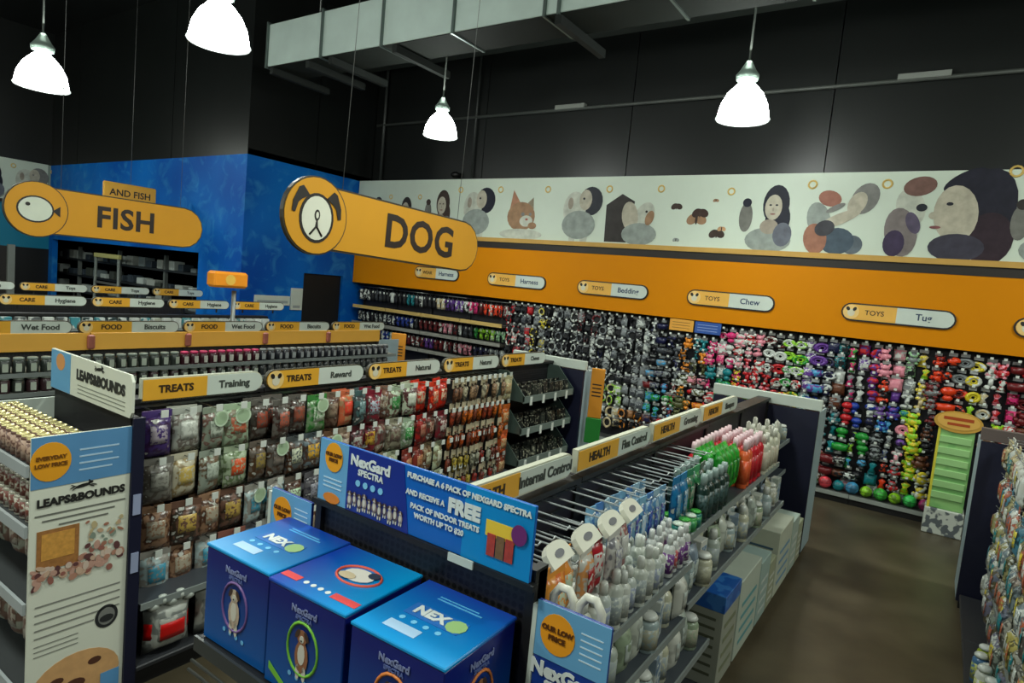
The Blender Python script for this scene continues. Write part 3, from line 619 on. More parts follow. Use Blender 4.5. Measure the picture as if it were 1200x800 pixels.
blue_box(-1.125, 1.408, .03, 'blue promotional carton with orange ringed dog, rightmost of three', (222, 130, 60), (160, 110, 70), 2)

# header board over the boxes
hb = thing('header_board', 'wide blue promotional header board reading FREE above the blue boxes', 'sign', (-1.87, 1.56, 1.525), 0)
W_ = .96; H_ = .235
link('board', MB().box(0, W_, 0, .012, 0, H_, mat((10, 100, 190), .35, noise=.03), .002).mesh('board'), hb)
link('sky_panel', MB().rect(.0, .155, .001, H_ - .001, 0, mat(SKY, .4), .002).mesh('sky_panel'), hb)
link('cyan_panel', MB().rect(.7, W_ - .001, .001, H_ - .001, 0, mat((6, 136, 205), .35), .002).mesh('cyan_panel'), hb)
link('navy_panel', MB().poly([(.155, .001), (.47, .001), (.43, H_ - .001), (.155, H_ - .001)], 0, mat((24, 48, 140), .35), .002).mesh('navy_panel'), hb)
q = MB(); q.ell(.08, .175, .048, .055, -.003, mat((236, 160, 30)), .002, 20); q.ell(.08, .02, .045, .02, -.003, mat((220, 130, 40)), .002, 12)
for k in range(3): q.rect(.03, .13, .09 - k * .016, .095 - k * .016, -.003, mat((190, 220, 236)), .001)
link('offer_roundel', q.mesh('offer_roundel'), hb)
text('OUR LOW', .018, mat((90, 50, 10)), hb, .08, -.006, .185, .0008); text('PRICE', .018, mat((90, 50, 10)), hb, .08, -.006, .165, .0008)
text('NexGard', .052, M_W, hb, .27, -.003, .19, .0022); text('SPECTRA', .031, M_W, hb, .275, -.003, .152, .001)
q = MB()
for k in range(4): q.ell(.215 + k * .038, .112, .012, .012, -.003, mat((130, 200, 235)), .002, 10)
for k in range(11): mini_dog(q, .178 + k * .0255, .05 + .006 * (k % 2), .08 - .015 * (k % 3 == 1), -.002, random.choice([(150, 130, 130), (170, 156, 150), (110, 94, 100)]))
link('dog_row_print', q.mesh('dog_row_print'), hb)
text('PURCHASE A 6 PACK OF NEXGARD SPECTRA', .0245, M_W, hb, .70, -.004, .205, .0012)
text('AND RECEIVE A', .024, M_W, hb, .535, -.004, .148, .001); text('FREE', .062, M_W, hb, .70, -.004, .15, .004)
text('PACK OF INDOOR TREATS', .024, M_W, hb, .62, -.004, .105, .001); text('WORTH UP TO $20', .024, M_W, hb, .60, -.004, .075, .001)
q = MB(); q.rect(.79, .90, .1, .15, -.003, mat((236, 200, 60)), .002)
for k in range(3): q.rect(.80 + k * .034, .83 + k * .034, .04, .11, -.005, mat([(170, 60, 50), (120, 90, 60), (170, 60, 50)][k], .5, noise=.4, scale=80), .002)
q.ell(.915, .135, .028, .032, -.007, mat((110, 40, 110)), .002, 16); link('product_print', q.mesh('product_print'), hb)
link('bottom_rail', MB().box(-.02, W_ + .02, -.01, .02, -.02, .0, M_BLK).mesh('bottom_rail'), hb)
link('ticket', MB().box(.66, .76, -.016, -.01, -.022, .004, M_WHT).mesh('ticket'), hb)
def wing(x0, x1, label):
    t = thing('wing_sign', label, 'sign', (x0, 1.585, .82)); w2 = x1 - x0
    link('board', MB().box(0, w2, 0, .012, 0, .66, mat((20, 56, 140), .4), .003).mesh('board'), t)
    link('sky_panel', MB().rect(0, w2, .49, .658, 0, mat(SKY, .4), .002).mesh('sky_panel'), t)
    q = MB(); q.ell(.075, .575, .058, .062, -.002, mat((236, 156, 30)), .002, 20)
    link('offer_roundel', q.mesh('offer_roundel'), t)
    q = MB()
    for k in range(5): q.rect(.15, w2 - .02, .61 - k * .02, .614 - k * .02, -.002, mat((200, 224, 236)), .001)
    for k in range(4): q.ell(.03 + k * .05, .36, .014, .014, 0, mat((150, 205, 235)), .002, 10)
    link('printed_lines', q.mesh('printed_lines'), t)
    text('OUR LOW', .022, mat((90, 50, 10)), t, .075, -.005, .588, .0008); text('PRICE', .022, mat((90, 50, 10)), t, .075, -.005, .562, .0008)
    text('NexGard', .06, M_W, t, w2 / 2 - .01, -.002, .455, .003); text('SPECTRA', .036, M_W, t, w2 / 2, -.002, .412, .002)
    link('side_strip', MB().box(-.018, 0, -.004, .02, .0, .64, M_WHT).mesh('side_strip'), t)
wing(-.885, -.645, 'blue wing sign with orange roundel right of the blue boxes')
wing(-2.18, -1.93, 'blue wing sign with orange roundel left of the blue boxes')

# ------------------------------------------------------------------ near end display of the treats run (cans, white side panel)
SX = -3.40
ed = thing('end_display', 'black end display of the treats run stacked with gold-lidded cans', 'display', (-3.88, 1.6, 0))
link('back_panel', MB().box(-.48, .48, 0, .045, .05, 1.52, M_BLK).mesh('back_panel'), ed)
link('far_side_panel', MB().box(-.5, -.48, -.44, .04, .02, 1.46, M_WHT).mesh('far_side_panel'), ed)
for z in (1.335, 1.04, .66, .2):
    sh = link('shelf', MB().box(-.48, .465, -.44, 0, z - .025, z, mat((60, 64, 66), .4), .004).mesh('shelf'), ed); link('ticket_rail', MB().box(-.48, .465, -.455, -.44, z - .045, z + .01, mat((170, 178, 180), .4)).mesh('ticket_rail'), sh)
link('plinth', MB().box(-.48, .46, -.42, 0, 0, .1, M_BLK).mesh('plinth'), ed)
link('corner_post', MB().box(.465, .495, .0, .06, 0, 1.52, M_NAVY).mesh('corner_post'), ed)
for z in (1.0, .68): link('price_tag', MB().box(.495, .50, .012, .05, z, z + .11, mat((150, 160, 190))).mesh('price_tag'), ed)
sp = thing('side_poster', 'tall white side poster with jumping dog logo and biscuits on the end display', 'poster', (SX, 1.16, .04), PI / 2)
PW, PH = .44, 1.44
M_PAP = mat((218, 222, 206), .45, noise=.03)
link('poster_board', MB().box(0, PW, 0, .012, 0, PH, M_PAP, .002).mesh('poster_board'), sp)
link('blue_header', MB().rect(0, PW, PH - .25, PH - .001, 0, mat((88, 142, 188), .45), .002).mesh('blue_header'), sp)
q = MB(); q.ell(.08, PH - .125, .085, .095, -.002, mat((230, 158, 30)), .002, 24); link('roundel', q.mesh('roundel'), sp)
text('EVERYDAY', .026, mat((110, 66, 10)), sp, .08, -.005, PH - .105, .001); text('LOW PRICE', .026, mat((110, 66, 10)), sp, .08, -.005, PH - .14, .001)
q = MB()
for k in range(4): q.rect(.2, .38 - (k % 2) * .03, PH - .09 - k * .034, PH - .082 - k * .034, -.002, mat((176, 206, 226)), .001)
for z, a, b_ in ((1.06, .02, .42), (1.03, .05, .37), (1.0, .12, .34)): q.rect(a, b_, z - .008, z, -.001, mat((110, 112, 104)), .001)
for k in range(5): q.rect(.03, .41 - (k == 4) * .12, .60 - k * .04, .607 - k * .04, -.001, mat((130, 132, 124)), .001)
for k in range(3): q.rect(.03, .22, .40 - k * .026, .404 - k * .026, -.001, mat((130, 132, 124)), .001)
link('printed_lines', q.mesh('printed_lines'), sp)
text('LEAPS&BOUNDS', .053, mat((34, 34, 32)), sp, .22, -.002, 1.115, .0025)
def jump_dog(q, x, z, s, y):
    d = mat((30, 30, 28)); q.ell(x, z, .5 * s, .13 * s, y, d, .001, 12, .15); q.ell(x + .5 * s, z + .16 * s, .16 * s, .1 * s, y, d, .001, 10, .2); q.ell(x + .42 * s, z + .28 * s, .05 * s, .12 * s, y - .001, d, .001, 8, .5)
    for a, b_, r_ in ((.55, -.1, -.5), (.7, -.04, -.3), (-.5, -.12, .6), (-.62, -.02, .4)): q.ell(x + a * s, z + b_ * s, .22 * s, .045 * s, y - .001, d, .001, 8, r_)
    q.ell(x - .62 * s, z + .1 * s, .18 * s, .03 * s, y - .001, d, .001, 8, -.5)
q = MB(); jump_dog(q, .22, 1.17, .07, -.001); link('jumping_dog_logo', q.mesh('jumping_dog_logo'), sp)
q = MB(); rr = random.Random(3)
q.rect(.03, .21, .78, .98, -.001, mat((160, 110, 60), .5, noise=.5, scale=40), .001); q.rect(.05, .19, .83, .96, -.002, mat((205, 150, 70), .5, noise=.4, scale=50), .001)
for k in range(70):
    x_ = rr.uniform(.02, .41); q.ell(x_, rr.uniform(.70, .80) + .06 * (x_ > .22) * rr.random(), rr.uniform(.01, .026), rr.uniform(.01, .018), -.003 - k * .00005, mat(rr.choice([(190, 150, 134), (200, 170, 146), (150, 96, 84), (96, 60, 60), (176, 130, 110), (206, 186, 170)])), .001, 10, rr.random() * 3)
for k in range(26): q.ell(rr.uniform(.24, .41), rr.uniform(.84, .98), rr.uniform(.008, .022), rr.uniform(.006, .014), -.003 - k * .00005, mat(rr.choice([(186, 170, 130), (130, 144, 130), (190, 160, 130), (160, 110, 90)])), .001, 10, rr.random() * 3)
link('biscuit_print', q.mesh('biscuit_print'), sp)
q = MB(); q.ell(.35, .44, .055, .062, -.001, mat((40, 42, 44)), .001, 24); q.ell(.35, .44, .04, .046, -.002, mat((120, 122, 118)), .001, 20); q.ell(.35, .43, .034, .02, -.003, mat((40, 42, 44)), .001, 12); link('guarantee_seal', q.mesh('guarantee_seal'), sp)
q = MB(); q.ell(.22, .15, .2, .15, -.001, mat((206, 160, 108), .5, noise=.2, scale=20), .001, 24)
for x, z, r_ in ((.13, .18, .032), (.3, .22, .032), (.21, .13, .05)): q.ell(x, z, r_, r_ * .6, -.002, mat((84, 50, 36)), .001, 12)
q.ell(.22, .06, .07, .03, -.003, mat((220, 140, 60)), .001, 12); q.rect(.33, .42, .001, .13, -.003, mat((90, 150, 200)), .001); link('biscuit_face_print', q.mesh('biscuit_face_print'), sp)
lh = thing('header_board', 'pale header board reading LEAPS & BOUNDS above the gold-lidded cans', 'sign', (-4.36, 1.58, 1.525), 0)
link('board', MB().poly([(0, 0), (.97, 0), (.99, .03), (.99, .19), (.965, .225), (0, .235)], .014, M_PAP, .014).mesh('board'), lh)
link('sky_panel', MB().rect(0, .26, .002, .23, 0, mat(SKY, .4), .002).mesh('sky_panel'), lh)
text('LEAPS&BOUNDS', .078, mat((40, 42, 40)), lh, .63, -.001, .13, .004)
q = MB(); jump_dog(q, .62, .2, .07, -.001); link('jumping_dog_logo', q.mesh('jumping_dog_logo'), lh)
q = MB()
for k in range(3): q.rect(.36, .92, .07 - k * .022, .075 - k * .022, -.001, mat((130, 134, 124)), .001)
q.ell(.13, .17, .06, .05, -.002, mat((214, 150, 90)), .001, 14); link('printed_lines', q.mesh('printed_lines'), lh)

# ================================================================== GOODS
_P = {}
def memo(fn):
    def g(*a):
        k = (fn.__name__,) + a
        if k not in _P: _P[k] = fn(*a)
        return _P[k]
    return g
def dk(c, k=.55): return tuple(int(x * k) for x in c)
@memo
def pouch(w_, h, d, c, c2, lab, disc):
    P = [('bag', MB().pillow(-w_ / 2, w_ / 2, -h, -.035, d, pr(c, c2, 26, .28, .5, (182, 184, 176)), nu=4, nv=5).mesh('pouch'), 0),
         ('header_strip', MB().box(-w_ / 2, w_ / 2, -.004, .002, -.04, 0, mat(c, .4)).mesh('header_strip'), 0),
         ('printed_label', MB().pillow(-w_ / 2, w_ / 2, -h, -.035, d, pr(lab, c, 60, .35, .56), nu=3, nv=3, u0=.2, u1=.8, v0=.35, v1=.8, off=.0025).mesh('printed_label'), 0)]
    if disc: P.append(('round_ticket', MB().ell(w_ * .1, -.07, .052, .052, -d - .012, mat((200, 222, 192), .4), .002, 20).ell(w_ * .1, -.07, .04, .04, -d - .014, mat((170, 196, 160), .4), .001, 16).mesh('round_ticket'), 0))
    return P
@memo
def stick(w_, h, c, c2):
    """slim hanging chew on a small card"""
    q = MB(); q.tube([(0, -.012, -.05), (.004, -.02, -h * .4), (-.004, -.02, -h * .75), (0, -.012, -h)], [w_ * .22, w_ * .34, w_ * .32, w_ * .2], pr(c, c2, 40), 7)
    return [('chew', q.mesh('hanging_chew'), 0), ('card', MB().box(-w_ * .42, w_ * .42, -.006, 0, -.08, 0, mat((178, 168, 140))).mesh('card'), 0)]
@memo
def bottle(h, r, c, cap, lab, kind):
    q = MB(); sh = h * (.74 if kind != 'wide' else .84)
    q.lathe([(r * .94, 0), (r, h * .02), (r, sh * .9), (r * .86, sh * .97), (r * .5, sh * 1.03), (r * .42, sh * 1.06)], mat(c, .3), n=10)
    P = [('bottle', q.mesh('bottle'), 0)]
    q = MB(); cr_ = r * (.5 if kind != 'wide' else .85)
    q.lathe([(cr_, sh * 1.04), (cr_ * 1.02, h * .93), (cr_ * .8, h)], mat(cap, .3), n=10)
    if kind == 'pump': q.box(-r * 1.0, r * .2, -r * .16, r * .16, h * .96, h * 1.02, mat(cap, .3), .002)
    P.append(('cap', q.mesh('cap'), 0))
    P.append(('label_band', MB().lathe([(r * 1.02, h * .1), (r * 1.02, sh * .78)], pr(lab, c, 60, .35, .55), n=10).mesh('label_band'), 0)); return P
@memo
def can(h, r, c, lid, lab):
    return [('can', MB().lathe([(r * .93, 0), (r, .006), (r, h - .008), (r * .95, h)], mat(c, .3, .3), n=12).mesh('can'), 0),
            ('lid', MB().lathe([(r * .95, h - .002), (r * .95, h + .004), (r * .84, h + .004), (r * .82, h + .001)], mat(lid, .25, .5), n=12).mesh('lid'), 0),
            ('label_band', MB().lathe([(r * 1.01, .012), (r * 1.01, h - .014)], pr(lab, c, 50, .4, .54), n=12).mesh('label_band'), 0)]
@memo
def jar(h, r, c, lid, lab):
    return [('jar', MB().lathe([(r * .93, 0), (r, .006), (r, h * .78), (r * .8, h * .86)], mat(c, .25), n=12).mesh('jar'), 0),
            ('lid', MB().lathe([(r * .84, h * .84), (r * .86, h), (r * .7, h + .003)], mat(lid, .35), n=12).mesh('lid'), 0),
            ('front_label', MB().poly([(-r * .42, h * .14), (r * .42, h * .14), (r * .46, h * .4), (r * .42, h * .66), (-r * .42, h * .66), (-r * .46, h * .4)], -r * .91, mat(lab, .4), .004).mesh('front_label'), 0)]
@memo
def carton(w_, h, d, c, c2, lab):
    return [('carton', MB().box(-w_ / 2, w_ / 2, 0, d, 0, h, pr(c, c2, 14), .003).mesh('carton'), 0),
            ('front_print', MB().rect(-w_ * .36, w_ * .36, h * .2, h * .82, 0, pr(lab, c2, 34), .0015).mesh('front_print'), 0)]
@memo
def sack(w_, h, d, c, c2, lab):
    q = MB().pillow(-w_ / 2, w_ / 2, 0, h, d, pr(c, c2, 16), y=d * .6, back=.5, nu=5, nv=6)
    return [('sack', q.mesh('sack'), 0), ('printed_label', MB().pillow(-w_ / 2, w_ / 2, 0, h, d, pr(lab, c2, 30), y=d * .6, nu=3, nv=3, u0=.2, u1=.8, v0=.3, v1=.72, off=.0025).mesh('printed_label'), 0)]
def card_part(w_, c): return ('header_card', MB().box(-w_ * .36, w_ * .36, -.004, .001, -.035, .0, mat(c, .4)).mesh('header_card'), 0)
@memo
def toy(kind, c, c2):
    a = pr(c, c2, 30); b_ = mat(c2, .45); q = MB(); cc = (170, 174, 174)
    if kind == 'ball': q.ball((0, -.05, -.085), .045, a).ball((.0, -.05, -.15), .03, b_, 6, 4)
    elif kind == 'rope':
        q.tube([(0, -.03, -.03), (.004, -.035, -.07), (0, -.035, -.11), (0, -.03, -.155)], [.012, .03, .013, .03], a, 7); q.tube([(0, -.03, -.155), (0, -.03, -.175)], [.022, .03], b_, 6)
    elif kind == 'bone':
        q.tube([(0, -.04, -.06), (0, -.04, -.14)], .016, a, 6)
        for x, z in ((-.018, -.05), (.018, -.05), (-.018, -.15), (.018, -.15)): q.ball((x, -.04, z), .022, a, 6, 4)
    elif kind == 'plush':
        q.ball((0, -.05, -.13), (.042, .036, .045), a, 8, 5).ball((0, -.06, -.072), (.034, .03, .032), a, 8, 5)
        for s in (-1, 1): q.ball((s * .03, -.055, -.045), (.012, .008, .02), b_, 6, 4).ball((s * .042, -.06, -.12), (.014, .012, .026), a, 6, 4).ball((s * .026, -.06, -.168), (.016, .018, .014), b_, 6, 4)
        q.ball((0, -.09, -.078), (.014, .01, .01), b_, 6, 4)
    elif kind == 'ring': q.ring((0, -.035, -.105), .042, .017, a, 12, 5).ring((0, -.035, -.105), .02, .008, b_, 10, 4)
    elif kind == 'collar':
        q.ring((0, -.03, -.095), .038, .010, a, 12, 4, sz=1.5); q.box(-.012, .012, -.045, -.02, -.165, -.145, b_, .003)
        q.box(-.05, .05, -.012, -.004, -.17, -.035, mat((30, 31, 34), .4))
    elif kind == 'lead':
        q.tube([(-.02, -.02, -.03), (-.03, -.03, -.1), (-.012, -.03, -.175), (.012, -.03, -.175), (.03, -.03, -.1), (.02, -.02, -.03)], .009, a, 5); q.box(-.014, .014, -.04, -.02, -.19, -.165, b_, .003)
        q.box(-.03, .03, -.03, -.012, -.11, -.05, mat((34, 35, 38), .4), .004)
    elif kind == 'pack': q.pillow(-.045, .045, -.165, -.03, .035, pr(c, c2, 48, .4, .5, (176, 180, 176) if c2 in (K, DG, G, NV) else None), nu=4, nv=4); q.rect(-.022, .022, -.12, -.08, -.039, mat(c2, .4), .002)
    elif kind == 'bowl': q.lathe([(.035, -.14), (.055, -.13), (.06, -.06), (.05, -.058), (.04, -.12)], a, (0, -.06, 0), 12)
    nm = {'ball': 'ball_toy', 'rope': 'rope_toy', 'bone': 'bone_toy', 'plush': 'plush_toy', 'ring': 'ring_toy', 'collar': 'dog_collar', 'lead': 'dog_lead', 'pack': 'toy_pack', 'bowl': 'pet_bowl'}[kind]
    return [(nm, q.mesh(nm), 0), card_part(.075, cc if kind not in ('collar', 'lead') else (150, 154, 154))]
NM = {'ball': 'ball_toy', 'rope': 'rope_toy', 'bone': 'bone_toy', 'plush': 'plush_toy', 'ring': 'ring_toy', 'collar': 'dog_collar', 'lead': 'dog_lead', 'pack': 'toy_pack', 'bowl': 'pet_bowl'}
HOOK = MB().tube([(0, .0, 0), (0, -.17, .0), (0, -.185, .012)], .004, M_STEEL, 5).box(-.016, .016, -.192, -.186, -.006, .022, M_TAG).mesh('peg_hook')

# ---- the long toy wall
WY = 9.34
W0 = -6.36
bays = []
for i in range(9):
    x = W0 + i * BAY
    if x > 2: break
    t = thing('pegboard_bay', 'pegboard bay of the toy wall under the orange bulkhead, %s from apparel shelves' % ordn(i + 1), 'shelving', (x, WY, 0))
    link('back_board', MB().box(.003, BAY - .003, 0, .04, .12, 2.12, mat((22, 22, 30), .5)).mesh('back_board'), t); link('upright', MB().box(.0, .03, -.03, 0, 0.14, 2.12, M_BLK).mesh('upright'), t)
    link('base_shelf', MB().box(.003, BAY - .003, -.30, 0, .10, .13, mat((70, 72, 70), .4)).mesh('base_shelf'), t); link('kick_plate', MB().box(.003, BAY - .003, -.27, 0, 0, .1, mat((20, 20, 22))).mesh('kick_plate'), t)
    link('ticket_rail', MB().box(.003, BAY - .003, -.315, -.30, .085, .135, mat((140, 146, 140))).mesh('ticket_rail'), t); bays.append(t)
K, DG, G, Wt, CR = (26, 27, 32), (62, 66, 72), (120, 126, 128), (200, 206, 200), (196, 180, 140)
RD, DR, OR, ORG, YL, LM, GN, PG, TL, LB, BL, NV, PU, PK, PP, BR, TN, OL = (186, 26, 34), (104, 22, 26), (224, 62, 24), (222, 136, 36), (214, 196, 44), (140, 200, 40), (30, 140, 48), (150, 196, 150), (16, 122, 130), (70, 150, 196), (26, 56, 150), (24, 28, 66), (96, 54, 140), (206, 40, 110), (222, 140, 156), (96, 54, 34), (150, 106, 66), (84, 88, 52)
# colours of each half metre of wall, from the top row of hooks down (four bands)
TAB = [(-6.36, [[K, DG, RD], [DG, RD, G], [K, G], [K, G]]), (-5.8, [[K, YL, DG], [DG, K, YL], [K, G], [K, G]]), (-5.4, [[K, DG, G], [DG, G, K], [K, G, DG], [DG, K]]),
       (-4.9, [[K, DG, DR], [DG, K, G], [K, DG], [G, DG]]), (-4.5, [[K, DG, G], [K, NV, K], [CR, Wt, LM], [Wt, G, CR]]), (-4.05, [[K, G, DG], [K, DG, G], [OL, DG, G], [BR, ORG, TN]]),
       (-3.65, [[NV, K, DG], [G, NV, LB], [LB, GN, DR], [BR, NV, RD]]), (-3.2, [[ORG, TL, K], [OL, BR, PP], [OL, RD, ORG], [PP, YL, RD]]), (-2.75, [[PK, PP, Wt], [TL, GN, PK], [PK, RD, PP], [GN, TL]]),
       (-2.35, [[RD, Wt, PP], [RD, PK, YL], [LM, TL, PK], [GN, TL]]), (-2.05, [[DR, Wt, RD], [DR, RD, PP], [BR, DR, PU], [BR, K]]), (-1.75, [[LM, Wt, GN], [GN, YL, RD], [ORG, YL, BL], [BR, K]]),
       (-1.48, [[PU, Wt, LB], [BL, LB, TL], [LB, BL, G], [TL, K]]), (-1.2, [[NV, Wt, TL], [BR, NV, G], [TL, G, BR], [PP, BR, DR]]), (-.98, [[PK, GN, G], [RD, PU, NV], [NV, GN, LM], [PP, BR, K]]),
       (-.8, [[PU, Wt, RD], [BL, TL, G], [LM, GN, NV], [GN, LB, K]]), (-.58, [[OR, Wt, PP], [BL, PU, G], [LB, BL, G], [TL, G, OR]]), (-.36, [[G, Wt, PG], [LM, YL, TL], [G, PU, PP], [G, RD, TL]]),
       (-.22, [[YL, LM, CR], [YL, LM], [YL, LM], [LM, YL, G]]), (-.05, [[DR, OR, G], [DR, BR, K], [BR, OR, K], [DR, K, YL]]), (.12, [[OR, DR, G], [K, BR, OR], [BR, OR, DR], [K, PP, K]]),
       (.3, [[LM, Wt, YL], [YL, LM, GN], [K, YL], [K, DR]]), (.46, [[CR, PP, Wt], [Wt, YL, PG], [K, CR], [K]]), (.58, [[RD, PG, PP], [LM, GN, YL], [TN, K], [K]]), (.70, [[DR, PK, RD], [DR, RD, BR], [DR, BR], [DR]])]
def zmin(x):
    if x < -5.0: return 1.15
    if x < -4.6: return .75
    if x < -3.2: return .25
    if x < -2.6: return .62
    if x < -1.25: return .95
    return .33
ccol = 0; x = W0 + .075
cur = None
while x < 1.3:
    ccol += 1; tb = [t_ for t_ in TAB if t_[0] <= x][-1][1]
    leads = x < -3.65
    kcol = random.choice(['pack', 'lead', 'collar', 'pack'] if leads else ['ball', 'rope', 'bone', 'plush', 'ring', 'pack', 'pack', 'plush'])
    ccur = None; kk = 'near the blue room' if False else ''
    for rw in range(10):
        z = 2.06 - rw * .178 + (.0 if leads else random.uniform(-.015, .015))
        if z - .19 < zmin(x) - .12: continue
        if -.02 < x - .28 < .0 and z < 1.4: pass
        if .05 < x < .55 and z < 1.35: continue
        if -3.36 < x < -2.62 and z > 1.9: continue
        band = min(3, int((2.06 - z) / .43)); pal = tb[band]
        if rw % 2 == 0 or ccur is None or random.random() < .45: ccur = random.choice(pal); c2 = random.choice(pal + [K, pal[0], Wt] if not leads else pal + [Wt, K, G])
        if random.random() < .3: kcol = random.choice(['pack', 'lead', 'collar', 'pack'] if leads else ['ball', 'rope', 'bone', 'plush', 'ring', 'pack', 'bowl', 'plush'])
        p = toy(kcol, ccur, c2)
        o = place(p, NM[kcol], '%s %s on the toy wall, %s row down, %s column from left' % (cname(ccur), NM[kcol].replace('_', ' '), ordn(rw + 1), ordn(ccol)),
                  'dog lead' if kcol in ('collar', 'lead') else 'dog toy', 'collars and leads on the toy wall' if leads else 'dog toys on the toy wall', (x + random.uniform(-.02, .02), WY - .09 + random.uniform(-.05, .02), z), random.uniform(-.5, .5))
        s = random.uniform(.95, 1.25); o.scale = (s * random.uniform(1.2, 1.7), 1.1, s)
        bi = min(len(bays) - 1, int((x - W0) / BAY)); link('peg_hook', HOOK, bays[bi], (x - W0 - bi * BAY, -.0, z + .005))
    x += .128
for i, (x0, x1, c, word, lb) in enumerate(((-3.36, -3.0, (222, 160, 60), 'NEW', 'orange'), (-2.98, -2.6, (40, 80, 156), 'TOYS', 'blue'))):
    t = thing('shelf_talker', '%s printed card hung over the toys just under the orange bulkhead' % lb, 'sign', (x0, 9.12, 1.94))
    link('card', MB().box(0, x1 - x0, 0, .012, 0, .17, mat(c, .45), .003).mesh('card'), t)
    q = MB()
    for k in range(3): q.rect(.04, x1 - x0 - .05, .04 + k * .04, .048 + k * .04, 0, mat(dk(c) if i == 0 else (150, 170, 210)), .001)
    link('printing', q.mesh('printing'), t)
# balls and chews lying on the base shelf
cols = [(GN, 'green'), ((226, 72, 84), 'pink-red'), (TL, 'teal'), (LB, 'light blue'), (LM, 'lime'), ((70, 190, 70), 'bright green'), (LM, 'lime'), ((60, 196, 90), 'mint green'), ((150, 40, 96), 'purple')]
for i, (c, nm) in enumerate(cols):
    X = -1.18 + i * .158; r = .078 if i % 2 else .07
    q = MB().ball((0, 0, r), r, pr(c, dk(c, .7), 14), 14, 9); bl = link('toy_ball', q.mesh('toy_ball'), None, (X, 9.14, .13)); tag(bl, '%s toy ball on the base shelf of the toy wall, %s from the left' % (nm, ordn(i + 1)), 'ball', 'balls along the toy wall base')
    link('seam', MB().ring((0, 0, r), r, .004, mat(dk(c, .5)), 18, 4, ax='z').mesh('seam'), bl)
for i in range(4):
    X = -1.1 + i * .3; q = MB().box(-.06, .06, -.05, .05, 0, .16, pr(random.choice([PP, G, BR]), Wt, 30), .01); o = link('toy_box', q.mesh('toy_box'), None, (X, 9.27, .13)); tag(o, 'small boxed toy behind the balls on the base shelf, %s from the left' % ordn(i + 1), 'box', 'boxed toys on the wall base')
# green bin with orange oval
t = thing('display_stand', 'tall pale green cardboard display stand with orange oval top', 'display', (.27, 8.84, 0))
link('body', MB().box(-.17, .17, -.12, .12, .3, 1.25, pr((120, 176, 104), (140, 190, 116), 5, .5), .008).mesh('body'), t)
link('foot_box', MB().box(-.19, .19, -.15, .15, 0, .3, pr((190, 196, 186), (90, 96, 100), 14), .01).mesh('foot_box'), t)
for k in range(6): link('front_slot', MB().box(-.15, .15, -.135, -.115, .42 + k * .13, .5 + k * .13, mat((150, 196, 128), .5), .006).mesh('front_slot'), t)
link('side_edge', MB().box(-.175, -.15, -.128, -.1, .3, 1.24, mat((206, 196, 60))).mesh('side_edge'), t)
q = MB(); q.ell(0, 1.32, .23, .12, -.10, mat((196, 150, 60), .5), .04, 24); q.ell(0, 1.33, .2, .095, -.14, mat((218, 170, 80), .5), .004, 24)
q.rect(-.14, .14, 1.34, 1.375, -.145, mat((170, 70, 20)), .001); q.rect(-.1, .11, 1.28, 1.31, -.145, mat((170, 70, 20)), .001); link('oval_sign', q.mesh('oval_sign'), t)

# ---- apparel shelves at the left end of the wall
APX = -10.2
for i in range(4):
    t = thing('apparel_bay', 'wall bay with yellow-edged shelves of hanging pet clothes, %s from the blue room' % ordn(i + 1), 'shelving', (APX + i * .96, 9.42, 0))
    link('back_board', MB().box(.0, .95, -.02, .02, .1, 2.1, mat((20, 20, 26))).mesh('back_board'), t)
    for z, c in ((1.64, (196, 166, 96)), (1.30, (130, 130, 122)), (.96, (130, 130, 122))):
        sh = link('shelf', MB().box(.0, .955, -.33, -.02, z - .03, z, mat((70, 66, 60))).mesh('shelf'), t); link('edge_strip', MB().box(.005, .95, -.345, -.33, z - .035, z + .03, mat(c, .5)).mesh('edge_strip'), sh)
        link('rail', MB().tube([(0, -.12, z - .06 + .0), (.95, -.12, z - .06)], .008, M_STEEL, 5).mesh('rail'), sh)
    link('top_rail', MB().tube([(0, -.17, 2.05), (.95, -.17, 2.05)], .01, M_STEEL, 5).mesh('top_rail'), t); link('upright', MB().box(-.015, .015, -.05, .02, 0, 2.1, M_BLK).mesh('upright'), t)
@memo
def garment(c, c2, k):
    q = MB(); w_ = .042
    q.pillow(-w_, w_, -.26, -.05, .035, pr(c, c2, 22, .7), nu=4, nv=4)
    q.tube([(-.036, -.015, -.06), (-.058, -.02, -.13)], .013, mat(c, .7), 5).tube([(.036, -.015, -.06), (.058, -.02, -.13)], .013, mat(c, .7), 5)
    h = MB().tube([(0, 0, 0), (0, 0, -.03), (-.035, -.01, -.055)], .003, M_STEEL, 4).tube([(0, 0, -.03), (.035, -.01, -.055)], .003, M_STEEL, 4)
    return [('pet_coat', q.mesh('pet_coat'), 0), ('hanger', h.mesh('hanger'), 0), ('price_tag', MB().box(.0, .022, -.045, -.04, -.1, -.06, M_TAG).mesh('price_tag'), 0)]
APC = [[(K, 4), (DG, 2), (K, 2), (Wt, 1), (K, 3), (TL, 2), (DG, 1), (Wt, 1), (K, 3), (CR, 2), (PU, 4), (Wt, 1), (PK, 2), (DR, 1), (OR, 4), (DR, 1)],
       [(K, 4), (DG, 3), (NV, 2), (BL, 4), (DG, 1), (DR, 5), (PP, 2), (DR, 1), (Wt, 1), (DG, 2), (GN, 1), (LM, 3), (PG, 2)],
       [(PP, 1), (RD, 1), (NV, 1), (BL, 5), (TL, 1), (DR, 7), (PU, 2), (DR, 5), (PP, 3), (NV, 3), (G, 3)]]
